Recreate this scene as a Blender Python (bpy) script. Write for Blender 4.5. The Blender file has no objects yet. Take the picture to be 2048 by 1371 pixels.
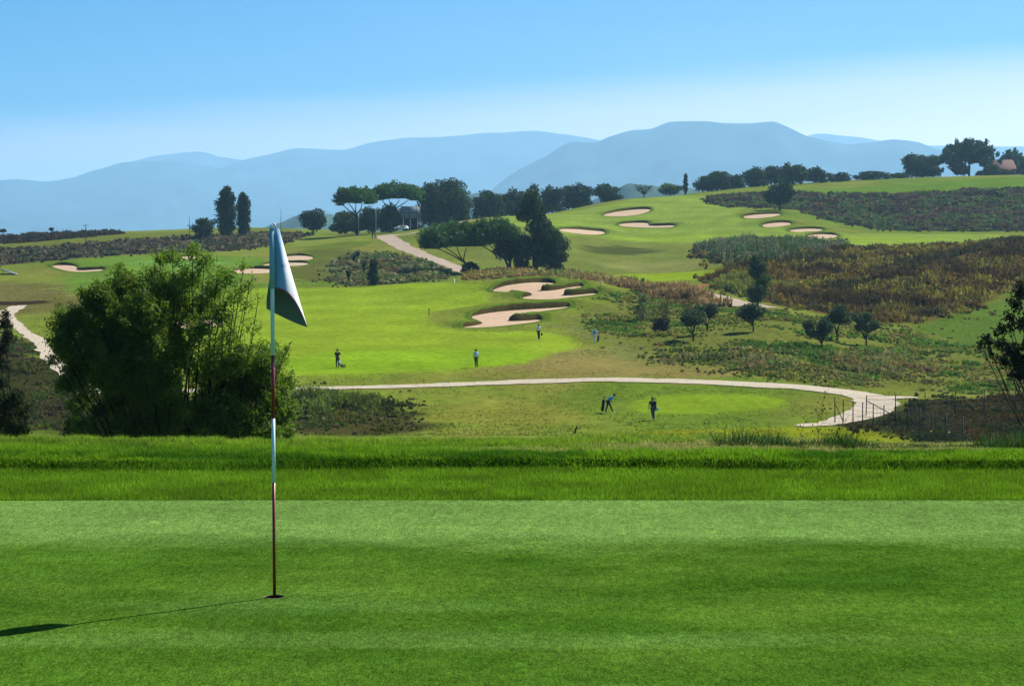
import bpy, math, random
import numpy as np
from mathutils import Vector
from mathutils.geometry import delaunay_2d_cdt
random.seed(7); RS = np.random.RandomState(11)
sc = bpy.context.scene
R = math.radians

# ------------------------------------------------------------------ camera
F = 3982.0                      # focal length in photo pixels (photo 2048 wide)
PITCH = math.atan((685.5 - 455) / F)
cam = bpy.data.cameras.new('camera'); cam_o = bpy.data.objects.new('camera', cam)
sc.collection.objects.link(cam_o); sc.camera = cam_o
cam.sensor_width = 36; cam.lens = F * 36 / 2048
cam.clip_start = 0.1; cam.clip_end = 90000
cam_o.location = (0, 0, 0); cam_o.rotation_euler = (math.pi / 2 - PITCH, 0, 0)

# ------------------------------------------------------------------ sky and sun
SUN_EL, SUN_AZ = R(46), R(51)   # azimuth clockwise from the view direction (+Y)
w = bpy.data.worlds.new('World'); sc.world = w; w.use_nodes = True
nt = w.node_tree; N = nt.nodes; L = nt.links; N.clear()
out = N.new('ShaderNodeOutputWorld'); bg = N.new('ShaderNodeBackground'); L.new(bg.outputs[0], out.inputs[0])
bg.inputs[1].default_value = 0.085
sky = N.new('ShaderNodeTexSky'); sky.sky_type = 'NISHITA'; sky.sun_disc = False
sky.sun_elevation = SUN_EL; sky.sun_rotation = SUN_AZ; sky.altitude = 100
sky.air_density = 1.0; sky.dust_density = 0.15; sky.ozone_density = 3.5
hs = N.new('ShaderNodeHueSaturation'); hs.inputs['Saturation'].default_value = 1.3; hs.inputs['Value'].default_value = 0.40
tn = N.new('ShaderNodeMix'); tn.data_type = 'RGBA'; tn.blend_type = 'MULTIPLY'; tn.inputs['Factor'].default_value = 1; tn.inputs['B'].default_value = (0.16, 0.78, 1.35, 1)
L.new(sky.outputs[0], tn.inputs['A']); L.new(tn.outputs['Result'], hs.inputs['Color'])
# thin high veil of cloud: a wide pale band whose upper rim rises to the right
tc = N.new('ShaderNodeTexCoord')
dp = N.new('ShaderNodeVectorMath'); dp.operation = 'DOT_PRODUCT'; dp.inputs[1].default_value = (-0.0708, -0.0697, 1.0)
L.new(tc.outputs['Generated'], dp.inputs[0])
vm = N.new('ShaderNodeVectorMath'); vm.operation = 'MULTIPLY'; vm.inputs[1].default_value = (3, 3, 40)
L.new(tc.outputs['Generated'], vm.inputs[0])
nz = N.new('ShaderNodeTexNoise'); nz.inputs['Scale'].default_value = 1.6; nz.inputs['Detail'].default_value = 4
L.new(vm.outputs[0], nz.inputs['Vector'])
ma = N.new('ShaderNodeMath'); ma.operation = 'MULTIPLY_ADD'; ma.inputs[1].default_value = 0.012; L.new(nz.outputs[0], ma.inputs[0]); L.new(dp.outputs['Value'], ma.inputs[2])
mr = N.new('ShaderNodeMapRange'); mr.interpolation_type = 'SMOOTHSTEP'
mr.inputs['From Min'].default_value = 0.016; mr.inputs['From Max'].default_value = -0.010
mr.inputs['To Min'].default_value = 0.0; mr.inputs['To Max'].default_value = 0.20
L.new(ma.outputs[0], mr.inputs['Value'])
# broad soft cirrus above the band
vm2 = N.new('ShaderNodeVectorMath'); vm2.operation = 'MULTIPLY'; vm2.inputs[1].default_value = (2, 2, 14); L.new(tc.outputs['Generated'], vm2.inputs[0])
nz2 = N.new('ShaderNodeTexNoise'); nz2.inputs['Scale'].default_value = 1.3; nz2.inputs['Detail'].default_value = 5; L.new(vm2.outputs[0], nz2.inputs['Vector'])
sx = N.new('ShaderNodeSeparateXYZ'); L.new(tc.outputs['Generated'], sx.inputs[0])
mx = N.new('ShaderNodeMapRange'); mx.interpolation_type = 'SMOOTHSTEP'; mx.inputs['From Min'].default_value = -0.30; mx.inputs['From Max'].default_value = 0.12
mx.inputs['To Max'].default_value = 0.05; L.new(sx.outputs[0], mx.inputs['Value'])
mm = N.new('ShaderNodeMath'); mm.operation = 'MULTIPLY'; L.new(mx.outputs[0], mm.inputs[0]); L.new(nz2.outputs[0], mm.inputs[1])
low = N.new('ShaderNodeMapRange'); low.interpolation_type = 'SMOOTHSTEP'; low.inputs['From Min'].default_value = 0.0; low.inputs['From Max'].default_value = -0.07; low.inputs['To Max'].default_value = 0.62
L.new(ma.outputs[0], low.inputs['Value'])
ad0 = N.new('ShaderNodeMath'); ad0.operation = 'ADD'; L.new(mm.outputs[0], ad0.inputs[0]); L.new(mr.outputs[0], ad0.inputs[1])
ad = N.new('ShaderNodeMath'); ad.operation = 'ADD'; ad.use_clamp = True; L.new(ad0.outputs[0], ad.inputs[0]); L.new(low.outputs[0], ad.inputs[1])
mix = N.new('ShaderNodeMix'); mix.data_type = 'RGBA'; mix.inputs['B'].default_value = (19.0, 12.0, 9.5, 1)
L.new(ad.outputs[0], mix.inputs['Factor']); L.new(hs.outputs[0], mix.inputs['A']); L.new(mix.outputs['Result'], bg.inputs[0])

sun = bpy.data.lights.new('sun', 'SUN'); sun.energy = 4.4; sun.angle = R(0.5); sun.color = (1, 0.955, 0.86)
sun_o = bpy.data.objects.new('sun', sun); sc.collection.objects.link(sun_o)
sdir = Vector((math.sin(SUN_AZ) * math.cos(SUN_EL), math.cos(SUN_AZ) * math.cos(SUN_EL), math.sin(SUN_EL)))
sun_o.rotation_euler = sdir.to_track_quat('Z', 'Y').to_euler(); sun_o.location = sdir * 60

vs = sc.view_settings; vs.view_transform = 'Standard'; vs.look = 'None'; vs.gamma = 1; vs.use_curve_mapping = False
vs.exposure = 1.15
sc.cycles.max_bounces = 6; sc.cycles.diffuse_bounces = 3; sc.cycles.glossy_bounces = 2; sc.cycles.transparent_max_bounces = 8
sc.cycles.transmission_bounces = 3; sc.cycles.volume_bounces = 2
sc.cycles.use_denoising = True

# ------------------------------------------------------------------ helpers
K = np.array((2.45, 2.5, 2.3))      # how much brighter a sunlit surface renders than its own colour
def lin(c):
    c = np.asarray(c, float) / 255.0
    return np.where(c <= 0.04045, c / 12.92, ((c + 0.055) / 1.055) ** 2.4)
def alb(*c): return tuple(lin(c) / K)           # surface colour of a thing seen sunlit as this sRGB value

def vnoise(x, y, seed=0):
    xi = np.floor(x).astype(np.int64); yi = np.floor(y).astype(np.int64)
    fx = x - xi; fy = y - yi; fx = fx * fx * (3 - 2 * fx); fy = fy * fy * (3 - 2 * fy)
    def h(a, b):
        n = (a * 374761393 + b * 668265263 + seed * 982451653) & 0xffffffff
        n = ((n ^ (n >> 13)) * 1274126177) & 0xffffffff
        return ((n ^ (n >> 16)) & 0xffff) / 65535.0
    return (h(xi, yi) * (1 - fx) + h(xi + 1, yi) * fx) * (1 - fy) + (h(xi, yi + 1) * (1 - fx) + h(xi + 1, yi + 1) * fx) * fy
def fbm(x, y, seed=0, o=4):
    s = 0; a = 0.5; t = 0
    for k in range(o):
        s = s + a * vnoise(x * 2 ** k, y * 2 ** k, seed + k); t += a; a *= 0.5
    return s / t

def ray(u, v):
    u = np.asarray(u, float); v = np.asarray(v, float); Y = 685.5 - v
    return u - 1024, F * math.cos(PITCH) + Y * math.sin(PITCH) + 0 * u, -F * math.sin(PITCH) + Y * math.cos(PITCH) + 0 * u
def at(u, v, D):
    dx, dy, dz = ray(u, v); h = np.hypot(dx, dy)
    return np.array((dx * D / h, dy * D / h, dz * D / h))

def pchip(x, y, q):
    x = np.asarray(x, float); y = np.asarray(y, float); h = np.diff(x); d = np.diff(y, axis=0) / (h if y.ndim == 1 else h[:, None])
    m = np.zeros_like(y)
    hh = h if y.ndim == 1 else h[:, None]
    w1 = 2 * hh[1:] + hh[:-1]; w2 = hh[1:] + 2 * hh[:-1]
    with np.errstate(divide='ignore', invalid='ignore'):
        mi = (w1 + w2) / (w1 / d[:-1] + w2 / d[1:])
    m[1:-1] = np.where(d[:-1] * d[1:] > 0, np.nan_to_num(mi), 0); m[0] = d[0]; m[-1] = d[-1]
    i = np.clip(np.searchsorted(x, q) - 1, 0, len(x) - 2); t = (q - x[i]) / h[i]
    if y.ndim > 1: t = t[:, None]; H = h[i][:, None]
    else: H = h[i]
    t2 = t * t; t3 = t2 * t
    return (2*t3-3*t2+1)*y[i] + (t3-2*t2+t)*H*m[i] + (-2*t3+3*t2)*y[i+1] + (t3-t2)*H*m[i+1]

# ------------------------------------------------------------------ the lie of the land
# for a few bearings: how far away the ground is that one sees at each height of the view
COLS = {
 0:    [(150,850),(190,735),(240,670),(300,620),(360,588),(410,560),(440,532),(470,520),(520,500),(600,486),(720,472),(760,470),(900,490)],
 256:  [(150,850),(190,735),(240,670),(300,615),(360,578),(410,548),(440,522),(470,509),(520,495),(570,480),(640,470),(720,463),(770,462),(900,475)],
 512:  [(150,850),(190,735),(240,668),(300,607),(360,568),(410,540),(440,525),(470,512),(520,496),(570,477),(640,466),(720,456),(760,455),(900,466)],
 768:  [(150,850),(190,735),(225,678),(260,635),(295,603),(325,572),(370,556),(420,530),(470,500),(505,478),(525,470),(600,465),(700,462),(900,472)],
 1024: [(150,850),(190,735),(225,678),(255,642),(285,602),(308,563),(335,557),(380,549),(420,525),(460,487),(500,452),(530,438),(560,432),(640,440),(900,465)],
 1280: [(150,850),(180,758),(215,700),(255,652),(285,610),(310,580),(345,567),(375,558),(420,530),(480,500),(520,475),(560,440),(600,415),(630,400),(660,396),(720,402),(900,425)],
 1536: [(150,850),(180,762),(215,690),(250,640),(285,612),(310,592),(340,560),(370,530),(400,508),(450,494),(520,462),(555,430),(600,412),(640,392),(680,379),(720,372),(760,370),(900,382)],
 1792: [(150,858),(170,798),(200,745),(230,700),(260,655),(290,615),(330,560),(370,525),(400,508),(450,492),(520,470),(565,455),(600,430),(650,395),(700,370),(740,360),(790,357),(900,368)],
 2048: [(150,862),(175,798),(210,745),(240,700),(262,665),(290,615),(320,560),(350,515),(372,490),(450,490),(520,470),(565,455),(600,430),(650,390),(700,362),(760,351),(800,350),(900,360)],
}
UC = [-2200, 0, 256, 512, 768, 1024, 1280, 1536, 1792, 2048, 4200]
DG = np.concatenate([np.linspace(20, 900, 1761), np.geomspace(905, 45000, 240)])
prof = []
for u in UC:
    key = min(max(u, 0), 2048); T = COLS[key]
    D = [18, 24, 45, 80, 120]; Z = [-2.0, -3.0, -6.8, -11.3, -14.4]
    for d, v in T:
        p = at(key, v, d); D.append(d); Z.append(p[2])
    zl = Z[-1]
    D += [1300, 3000, 8000, 45000]; Z += [min(zl, -5) - 8, -60, -120, -150]
    prof.append(pchip(D, Z, DG))
prof = np.array(prof)
UF = np.linspace(UC[0], UC[-1], 801)
TAB = pchip(np.array(UC, float), prof, UF)          # [u, D]

def smooth(a, b, x):
    t = np.clip((x - a) / (b - a), 0, 1); return t * t * (3 - 2 * t)
def crest(x): return 18.95 - 0.30 * smooth(1.0, 4.0, x) + 0.10 * np.sin(x * 0.9)
def base_z(x, y):
    x = np.asarray(x, float); y = np.asarray(y, float)
    D = np.hypot(x, y); az = np.arctan2(x, y)
    U = 1024 + np.tan(np.clip(az, -0.68, 0.68)) * 3980
    fu = np.clip((U - UF[0]) / (UF[1] - UF[0]), 0, 799.999); iu = fu.astype(int); fu = fu - iu
    fd = np.interp(D, DG, np.arange(len(DG))); fd = np.clip(fd, 0, len(DG) - 1.001); idd = fd.astype(int); fd = fd - idd
    z = (TAB[iu, idd] * (1 - fu) + TAB[iu + 1, idd] * fu) * (1 - fd) + (TAB[iu, idd + 1] * (1 - fu) + TAB[iu + 1, idd + 1] * fu) * fd
    amp = smooth(130, 200, D) * 0.16 * (1 + smooth(700, 3000, D) * 20)
    wl = 1 + smooth(900, 2500, D) * 12
    z = z + amp * (fbm(x / 17 / wl, y / 26 / wl, 3, 3) - 0.5) * 2
    yc = crest(x)
    fg = -2.07 + 0.075 * smooth(16.93, 17.05, y + 0.25 * (fbm(x * 0.35, y * 0, 19, 3) - 0.5)) * (1 - smooth(17.2, 18.6, y)) + 0.012 * (fbm(x * 0.8, y * 0.8, 9, 3) - 0.5) * smooth(15, 17, y)
    t = smooth(0, 6.0, y - yc)
    zz = fg - 0.16 * np.maximum(y - yc, 0) * smooth(0, 1.5, y - yc)
    return np.where(y < yc, fg, zz * (1 - t) + z * t)

def hit(u, v, dmin=100.0, dmax=1000.0):
    """where the line of sight through a point of the view meets the ground"""
    dx, dy, dz = ray(u, v); h = np.hypot(dx, dy)
    D = np.arange(dmin, dmax, 0.25); x = dx / h * D; y = dy / h * D
    g = base_z(x, y) - dz / h * D
    k = np.nonzero(g >= 0)[0]
    if len(k) == 0: k = [int(np.argmax(g))]
    i = k[0]
    return np.array((x[i], y[i]))
def hits(pts, **kw): return np.array([hit(u, v, **kw) for u, v in pts])

def inside(P, x, y):
    r = np.zeros(x.shape, bool); n = len(P)
    for i in range(n):
        x1, y1 = P[i]; x2, y2 = P[(i + 1) % n]
        if y1 == y2: continue
        c = ((y1 > y) != (y2 > y)) & (x < (x2 - x1) * (y - y1) / (y2 - y1) + x1)
        r ^= c
    return r
def resample(P, step, closed=True):
    P = np.asarray(P, float); o = []
    n = len(P)
    for i in range(n if closed else n - 1):
        a = P[i]; b = P[(i + 1) % n]; k = max(1, int(np.hypot(*(b - a)) / step))
        for j in range(k): o.append(a + (b - a) * j / k)
    if not closed: o.append(P[-1])
    return np.array(o)
def chaikin(P, n=2, closed=True):
    P = np.asarray(P, float)
    for _ in range(n):
        Q = []
        m = len(P)
        for i in range(m if closed else m - 1):
            a = P[i]; b = P[(i + 1) % m]; Q += [a * .75 + b * .25, a * .25 + b * .75]
        if not closed: Q = [P[0]] + Q + [P[-1]]
        P = np.array(Q)
    return P
def near_edge(P, x, y):
    """distance to the outline and the direction from it"""
    best = np.full(x.shape, 1e9); qx = np.zeros(x.shape); qy = np.zeros(x.shape); n = len(P)
    for i in range(n):
        a = P[i]; b = P[(i + 1) % n]; dx, dy = b - a; l2 = dx * dx + dy * dy + 1e-12
        t = np.clip(((x - a[0]) * dx + (y - a[1]) * dy) / l2, 0, 1)
        cx = a[0] + t * dx; cy = a[1] + t * dy; d = (x - cx) ** 2 + (y - cy) ** 2
        m = d < best; best = np.where(m, d, best); qx = np.where(m, cx, qx); qy = np.where(m, cy, qy)
    return np.sqrt(best), qx, qy

# ------------------------------------------------------------------ mesh and material helpers
C = sc.collection
def link(o, parent=None):
    C.objects.link(o)
    if parent is not None: o.parent = parent
    return o
def mesh_np(name, V, Fc, mat, parent=None, col=None, smooth_=False):
    V = np.ascontiguousarray(V, np.float32)
    me = bpy.data.meshes.new(name)
    if isinstance(Fc, np.ndarray):
        k = Fc.shape[1]; nf = len(Fc); loops = np.ascontiguousarray(Fc, np.int32).ravel()
        starts = np.arange(nf, dtype=np.int32) * k
    else:
        ln = np.array([len(f) for f in Fc]); nf = len(Fc); loops = np.array([i for f in Fc for i in f], np.int32)
        starts = (np.cumsum(ln) - ln).astype(np.int32)
    me.vertices.add(len(V)); me.vertices.foreach_set('co', V.ravel())
    me.loops.add(len(loops)); me.loops.foreach_set('vertex_index', loops)
    me.polygons.add(nf); me.polygons.foreach_set('loop_start', starts)
    if smooth_: me.polygons.foreach_set('use_smooth', np.ones(nf, bool))
    me.update(calc_edges=True)
    if col is not None:
        a = me.color_attributes.new('Col', 'FLOAT_COLOR', 'POINT')
        c = np.ones((len(V), 4), np.float32); c[:, :3] = col; a.data.foreach_set('color', c.ravel())
    if mat is not None:
        for m in (mat if isinstance(mat, (list, tuple)) else [mat]): me.materials.append(m)
    o = bpy.data.objects.new(name, me)
    return link(o, parent)
def tag(o, label=None, cat=None, group=None, kind=None):
    if label: o['label'] = label
    if cat: o['category'] = cat
    if group: o['group'] = group
    if kind: o['kind'] = kind
    return o
def empty(name, loc, label, cat, group=None, rz=0.0):
    o = bpy.data.objects.new(name, None); C.objects.link(o); o.location = loc; o.rotation_euler = (0, 0, rz)
    o.empty_display_size = 0.3
    return tag(o, label, cat, group)

class NB:
    def __init__(s, name):
        s.m = bpy.data.materials.new(name); s.m.use_nodes = True; s.n = s.m.node_tree.nodes; s.l = s.m.node_tree.links
        s.b = s.n['Principled BSDF']
    def new(s, t, **k):
        x = s.n.new(t)
        for a, v in k.items(): setattr(x, a, v)
        return x
    def noise(s, scale, detail=3, vec=None, rough=0.6):
        x = s.new('ShaderNodeTexNoise'); x.inputs['Scale'].default_value = scale; x.inputs['Detail'].default_value = detail
        x.inputs['Roughness'].default_value = rough
        if vec is not None: s.l.new(vec, x.inputs['Vector'])
        return x.outputs[0]
    def pos(s, sx=1, sy=1, sz=1):
        g = s.new('ShaderNodeNewGeometry'); v = s.new('ShaderNodeVectorMath', operation='MULTIPLY')
        v.inputs[1].default_value = (sx, sy, sz); s.l.new(g.outputs['Position'], v.inputs[0]); return v.outputs[0]
    def rng(s, v, a, b, c, d):
        x = s.new('ShaderNodeMapRange'); s.l.new(v, x.inputs['Value'])
        for k, q in zip(('From Min', 'From Max', 'To Min', 'To Max'), (a, b, c, d)): x.inputs[k].default_value = q
        return x.outputs[0]
    def math(s, op, a, b):
        x = s.new('ShaderNodeMath', operation=op)
        for i, q in enumerate((a, b)):
            if isinstance(q, (int, float)): x.inputs[i].default_value = q
            else: s.l.new(q, x.inputs[i])
        return x.outputs[0]
    def mix(s, f, a, b, mode='MIX'):
        x = s.new('ShaderNodeMix', data_type='RGBA', blend_type=mode)
        for nme, q in (('Factor', f), ('A', a), ('B', b)):
            if isinstance(q, (int, float)): x.inputs[nme].default_value = q
            elif isinstance(q, tuple): x.inputs[nme].default_value = (*q[:3], 1)
            else: s.l.new(q, x.inputs[nme])
        return x.outputs['Result']
    def scale(s, col, f):
        x = s.new('ShaderNodeVectorMath', operation='SCALE'); s.l.new(col, x.inputs[0]); s.l.new(f, x.inputs['Scale']); return x.outputs[0]
    def bump(s, h, strength=0.5, dist=0.1):
        x = s.new('ShaderNodeBump'); x.inputs['Strength'].default_value = strength; x.inputs['Distance'].default_value = dist
        s.l.new(h, x.inputs['Height']); s.l.new(x.outputs[0], s.b.inputs['Normal'])
    def attr(s):
        x = s.new('ShaderNodeAttribute'); x.attribute_name = 'Col'; return x.outputs['Color']
    def done(s, col=None, rough=0.9, spec=0.2, metal=0):
        if col is not None:
            if isinstance(col, tuple): s.b.inputs['Base Color'].default_value = (*col[:3], 1)
            else: s.l.new(col, s.b.inputs['Base Color'])
        s.b.inputs['Roughness'].default_value = rough; s.b.inputs['Specular IOR Level'].default_value = spec
        s.b.inputs['Metallic'].default_value = metal
        return s.m
def plain(name, col, rough=0.7, spec=0.3, metal=0, var=0.25, sc_=30):
    b = NB(name); tcn = b.new('ShaderNodeTexCoord')
    n = b.rng(b.noise(sc_, 3, tcn.outputs['Object']), 0.3, 0.7, 1 - var, 1 + var)
    rgb = b.new('ShaderNodeRGB'); rgb.outputs[0].default_value = (*col, 1)
    return b.done(b.scale(rgb.outputs[0], n), rough, spec, metal)
def leafmat(name, trans=0.25, rough=0.6, tint=(1.3, 1.5, 0.5)):
    b = NB(name); c = b.attr()
    d = b.b; b.l.new(c, d.inputs['Base Color']); d.inputs['Roughness'].default_value = rough; d.inputs['Specular IOR Level'].default_value = 0.15
    t = b.new('ShaderNodeBsdfTranslucent'); g = b.mix(1.0, c, tint, 'MULTIPLY'); b.l.new(g, t.inputs[0])
    m = b.new('ShaderNodeMixShader'); m.inputs[0].default_value = trans
    b.l.new(d.outputs[0], m.inputs[1]); b.l.new(t.outputs[0], m.inputs[2]); b.l.new(m.outputs[0], b.n['Material Output'].inputs[0])
    return b.m
M_leaf = leafmat('leaves', 0.28)
M_bush = leafmat('bush_leaves', 0.42, 0.55)
M_dark = leafmat('dark_leaves', 0.16, 0.8)
M_blade = leafmat('grass_blades', 0.5, 0.9, (1.08, 1.12, 0.7))
M_bark = plain('bark', alb(62, 55, 45), 0.95, 0.1, var=0.4, sc_=6)

def unit(n):
    v = RS.normal(size=(n, 3)); return v / np.linalg.norm(v, axis=1)[:, None]
def cards(P, size, col, aspect=0.5, up=0.0):
    """small leaf-shaped quads (diamonds) round points P"""
    n = len(P); a = unit(n); a[:, 2] += up; a /= np.linalg.norm(a, axis=1)[:, None]
    b = np.cross(a, unit(n)); b /= (np.linalg.norm(b, axis=1)[:, None] + 1e-9)
    s = np.broadcast_to(size, (n,))[:, None]
    V = np.stack([P - a * s, P + b * s * aspect, P + a * s, P - b * s * aspect], 1).reshape(-1, 3)
    Fc = np.arange(4 * n).reshape(n, 4)
    return V, Fc, np.repeat(np.broadcast_to(col, (n, 3)), 4, axis=0)
def blades(P, h, wd, col, lean=0.5, tipcol=1.15):
    n = len(P); ang = RS.rand(n) * 2 * math.pi; la = RS.rand(n) * 2 * math.pi; h = np.broadcast_to(h, (n,)); wd = np.broadcast_to(wd, (n,))
    dx = np.cos(ang) * wd; dy = np.sin(ang) * wd; ln = h * lean * RS.rand(n)
    a = P + np.stack([dx, dy, -0.05 * h], 1); b = P - np.stack([dx, dy, 0.05 * h], 1)
    t = P + np.stack([np.cos(la) * ln, np.sin(la) * ln, h], 1)
    V = np.stack([a, b, t], 1).reshape(-1, 3); col = np.broadcast_to(col, (n, 3))
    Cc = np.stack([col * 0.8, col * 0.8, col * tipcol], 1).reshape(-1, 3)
    return V, np.arange(3 * n).reshape(n, 3), Cc
def tube(path, rad, seg=7):
    path = np.asarray(path, float); rad = np.broadcast_to(rad, (len(path),)); V = []
    for i, p in enumerate(path):
        t = path[min(i + 1, len(path) - 1)] - path[max(i - 1, 0)]; t = t / (np.linalg.norm(t) + 1e-9)
        r = np.cross(t, (0.31, 0.95, 0.05)); r /= np.linalg.norm(r) + 1e-9; q = np.cross(t, r)
        for k in range(seg):
            an = 2 * math.pi * k / seg; V.append(p + (r * math.cos(an) + q * math.sin(an)) * rad[i])
    Fc = []
    n = len(path)
    for i in range(n - 1):
        for k in range(seg):
            k2 = (k + 1) % seg; Fc.append((i * seg + k, i * seg + k2, (i + 1) * seg + k2, (i + 1) * seg + k))
    Fc.append(tuple(range(seg - 1, -1, -1))); Fc.append(tuple((n - 1) * seg + k for k in range(seg)))
    return np.array(V), Fc
class MB:
    def __init__(s): s.V = []; s.F = []; s.n = 0
    def add(s, V, Fc):
        s.V.append(np.asarray(V, float)); s.F += [tuple(int(i) + s.n for i in f) for f in Fc]; s.n += len(V); return s
    def tube(s, p, r, seg=7): return s.add(*tube(p, r, seg))
    def box(s, c, d, rz=0, ry=0):
        x, y, z = [q / 2 for q in d]
        V = np.array([(a, b, e) for a in (-x, x) for b in (-y, y) for e in (-z, z)])
        cy, sy = math.cos(ry), math.sin(ry); V = np.stack([V[:, 0] * cy + V[:, 2] * sy, V[:, 1], -V[:, 0] * sy + V[:, 2] * cy], 1)
        cz, sz = math.cos(rz), math.sin(rz); V = np.stack([V[:, 0] * cz - V[:, 1] * sz, V[:, 0] * sz + V[:, 1] * cz, V[:, 2]], 1) + np.array(c)
        return s.add(V, [(0,1,3,2),(4,6,7,5),(0,4,5,1),(2,3,7,6),(0,2,6,4),(1,5,7,3)])
    def ball(s, c, r, nu=10, nv=7):
        r = np.broadcast_to(r, (3,)); V = []; Fc = []
        for i in range(nv + 1):
            for j in range(nu):
                a = math.pi * i / nv; b = 2 * math.pi * j / nu
                V.append((c[0] + r[0] * math.sin(a) * math.cos(b), c[1] + r[1] * math.sin(a) * math.sin(b), c[2] + r[2] * math.cos(a)))
        for i in range(nv):
            for j in range(nu):
                j2 = (j + 1) % nu; Fc.append((i * nu + j, (i + 1) * nu + j, (i + 1) * nu + j2, i * nu + j2))
        return s.add(V, Fc)
    def build(s, name, mat, parent=None, sm=False): return mesh_np(name, np.concatenate(s.V), s.F, mat, parent, smooth_=sm)
# ------------------------------------------------------------------ mountains
def mountain(name, D, W, ridge, colr, seed, spur=0.25, rough=1.0):
    ridge = np.array(ridge, float); us = np.arange(ridge[0, 0], ridge[-1, 0] + 1, 7.0); vv = pchip(ridge[:, 0], ridge[:, 1], us)
    vv = vv + (fbm(us / 60.0, us * 0 + seed, seed, 4) - 0.5) * 5.0 * rough
    S = np.concatenate([np.linspace(-1, 0, 40), np.linspace(0, 1, 12)[1:]]); zb = -165.0
    V = np.zeros((len(S), len(us), 3)); Cc = np.zeros((len(S), len(us), 3))
    top = np.array([at(u, v, D) for u, v in zip(us, vv)])
    for i, s in enumerate(S):
        k = 1 + s * W / D
        p = top * k; a = abs(s)
        hh = (1 - a) ** 1.15
        nzv = fbm(p[:, 0] / (W * 0.22), (p[:, 1]) / (W * 0.3), seed + 5, 5) - 0.5
        sp = np.abs(fbm(p[:, 0] / (W * 0.12) + s * 2, p[:, 1] / (W * 0.5), seed + 8, 4) - 0.5)
        z = zb + (top[:, 2] - zb) * np.clip(hh + spur * 4 * a * (1 - a) * (nzv - sp * 0.8), 0, 1 - a * 0.3)
        V[i, :, 0] = p[:, 0]; V[i, :, 1] = p[:, 1]; V[i, :, 2] = z
        f = fbm(p[:, 0] / (W * 0.05), p[:, 1] / (W * 0.08), seed + 2, 4)
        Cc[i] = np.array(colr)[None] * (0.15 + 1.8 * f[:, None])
    n, m = len(S), len(us); idx = np.arange(n * m).reshape(n, m)
    Fc = np.stack([idx[:-1, :-1], idx[:-1, 1:], idx[1:, 1:], idx[1:, :-1]], -1).reshape(-1, 4)
    o = mesh_np(name, V.reshape(-1, 3), Fc, M_mount, col=Cc.reshape(-1, 3), smooth_=True)
    tag(o, kind='structure'); return o
bm_ = NB('mountain_slope'); M_mount = bm_.done(bm_.attr(), 1.0, 0.0)
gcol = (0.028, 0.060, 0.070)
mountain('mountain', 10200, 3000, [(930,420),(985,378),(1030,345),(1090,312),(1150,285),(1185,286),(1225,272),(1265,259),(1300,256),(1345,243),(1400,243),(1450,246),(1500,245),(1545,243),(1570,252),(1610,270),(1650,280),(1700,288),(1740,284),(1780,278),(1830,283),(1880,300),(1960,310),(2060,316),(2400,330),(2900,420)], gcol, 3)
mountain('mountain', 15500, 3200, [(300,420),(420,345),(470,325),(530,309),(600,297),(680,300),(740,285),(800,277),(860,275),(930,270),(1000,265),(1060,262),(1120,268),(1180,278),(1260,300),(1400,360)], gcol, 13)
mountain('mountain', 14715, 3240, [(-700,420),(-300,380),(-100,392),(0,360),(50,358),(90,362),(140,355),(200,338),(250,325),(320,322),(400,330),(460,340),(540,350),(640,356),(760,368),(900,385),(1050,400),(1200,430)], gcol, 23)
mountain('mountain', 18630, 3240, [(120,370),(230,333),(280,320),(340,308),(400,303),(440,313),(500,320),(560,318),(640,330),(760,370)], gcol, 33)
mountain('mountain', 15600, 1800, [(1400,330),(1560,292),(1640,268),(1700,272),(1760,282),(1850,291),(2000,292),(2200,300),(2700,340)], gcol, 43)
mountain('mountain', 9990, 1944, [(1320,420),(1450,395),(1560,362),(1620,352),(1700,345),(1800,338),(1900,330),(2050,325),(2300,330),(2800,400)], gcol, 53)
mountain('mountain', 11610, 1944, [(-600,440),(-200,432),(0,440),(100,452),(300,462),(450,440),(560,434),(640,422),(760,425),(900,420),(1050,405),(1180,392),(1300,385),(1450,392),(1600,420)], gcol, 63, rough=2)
# a near wooded rise, seen blue between the trees
mountain('wooded_hill', 2600, 500, [(1100,440),(1180,405),(1230,382),(1262,368),(1300,372),(1345,374),(1420,385),(1520,400),(1700,420)], (0.035, 0.06, 0.035), 73, rough=3)
mountain('wooded_hill', 3400, 600, [(380,468),(480,460),(560,443),(600,428),(640,425),(700,432),(800,440),(900,405),(960,388),(1050,420),(1150,440)], (0.035, 0.06, 0.035), 83, rough=3)

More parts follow.
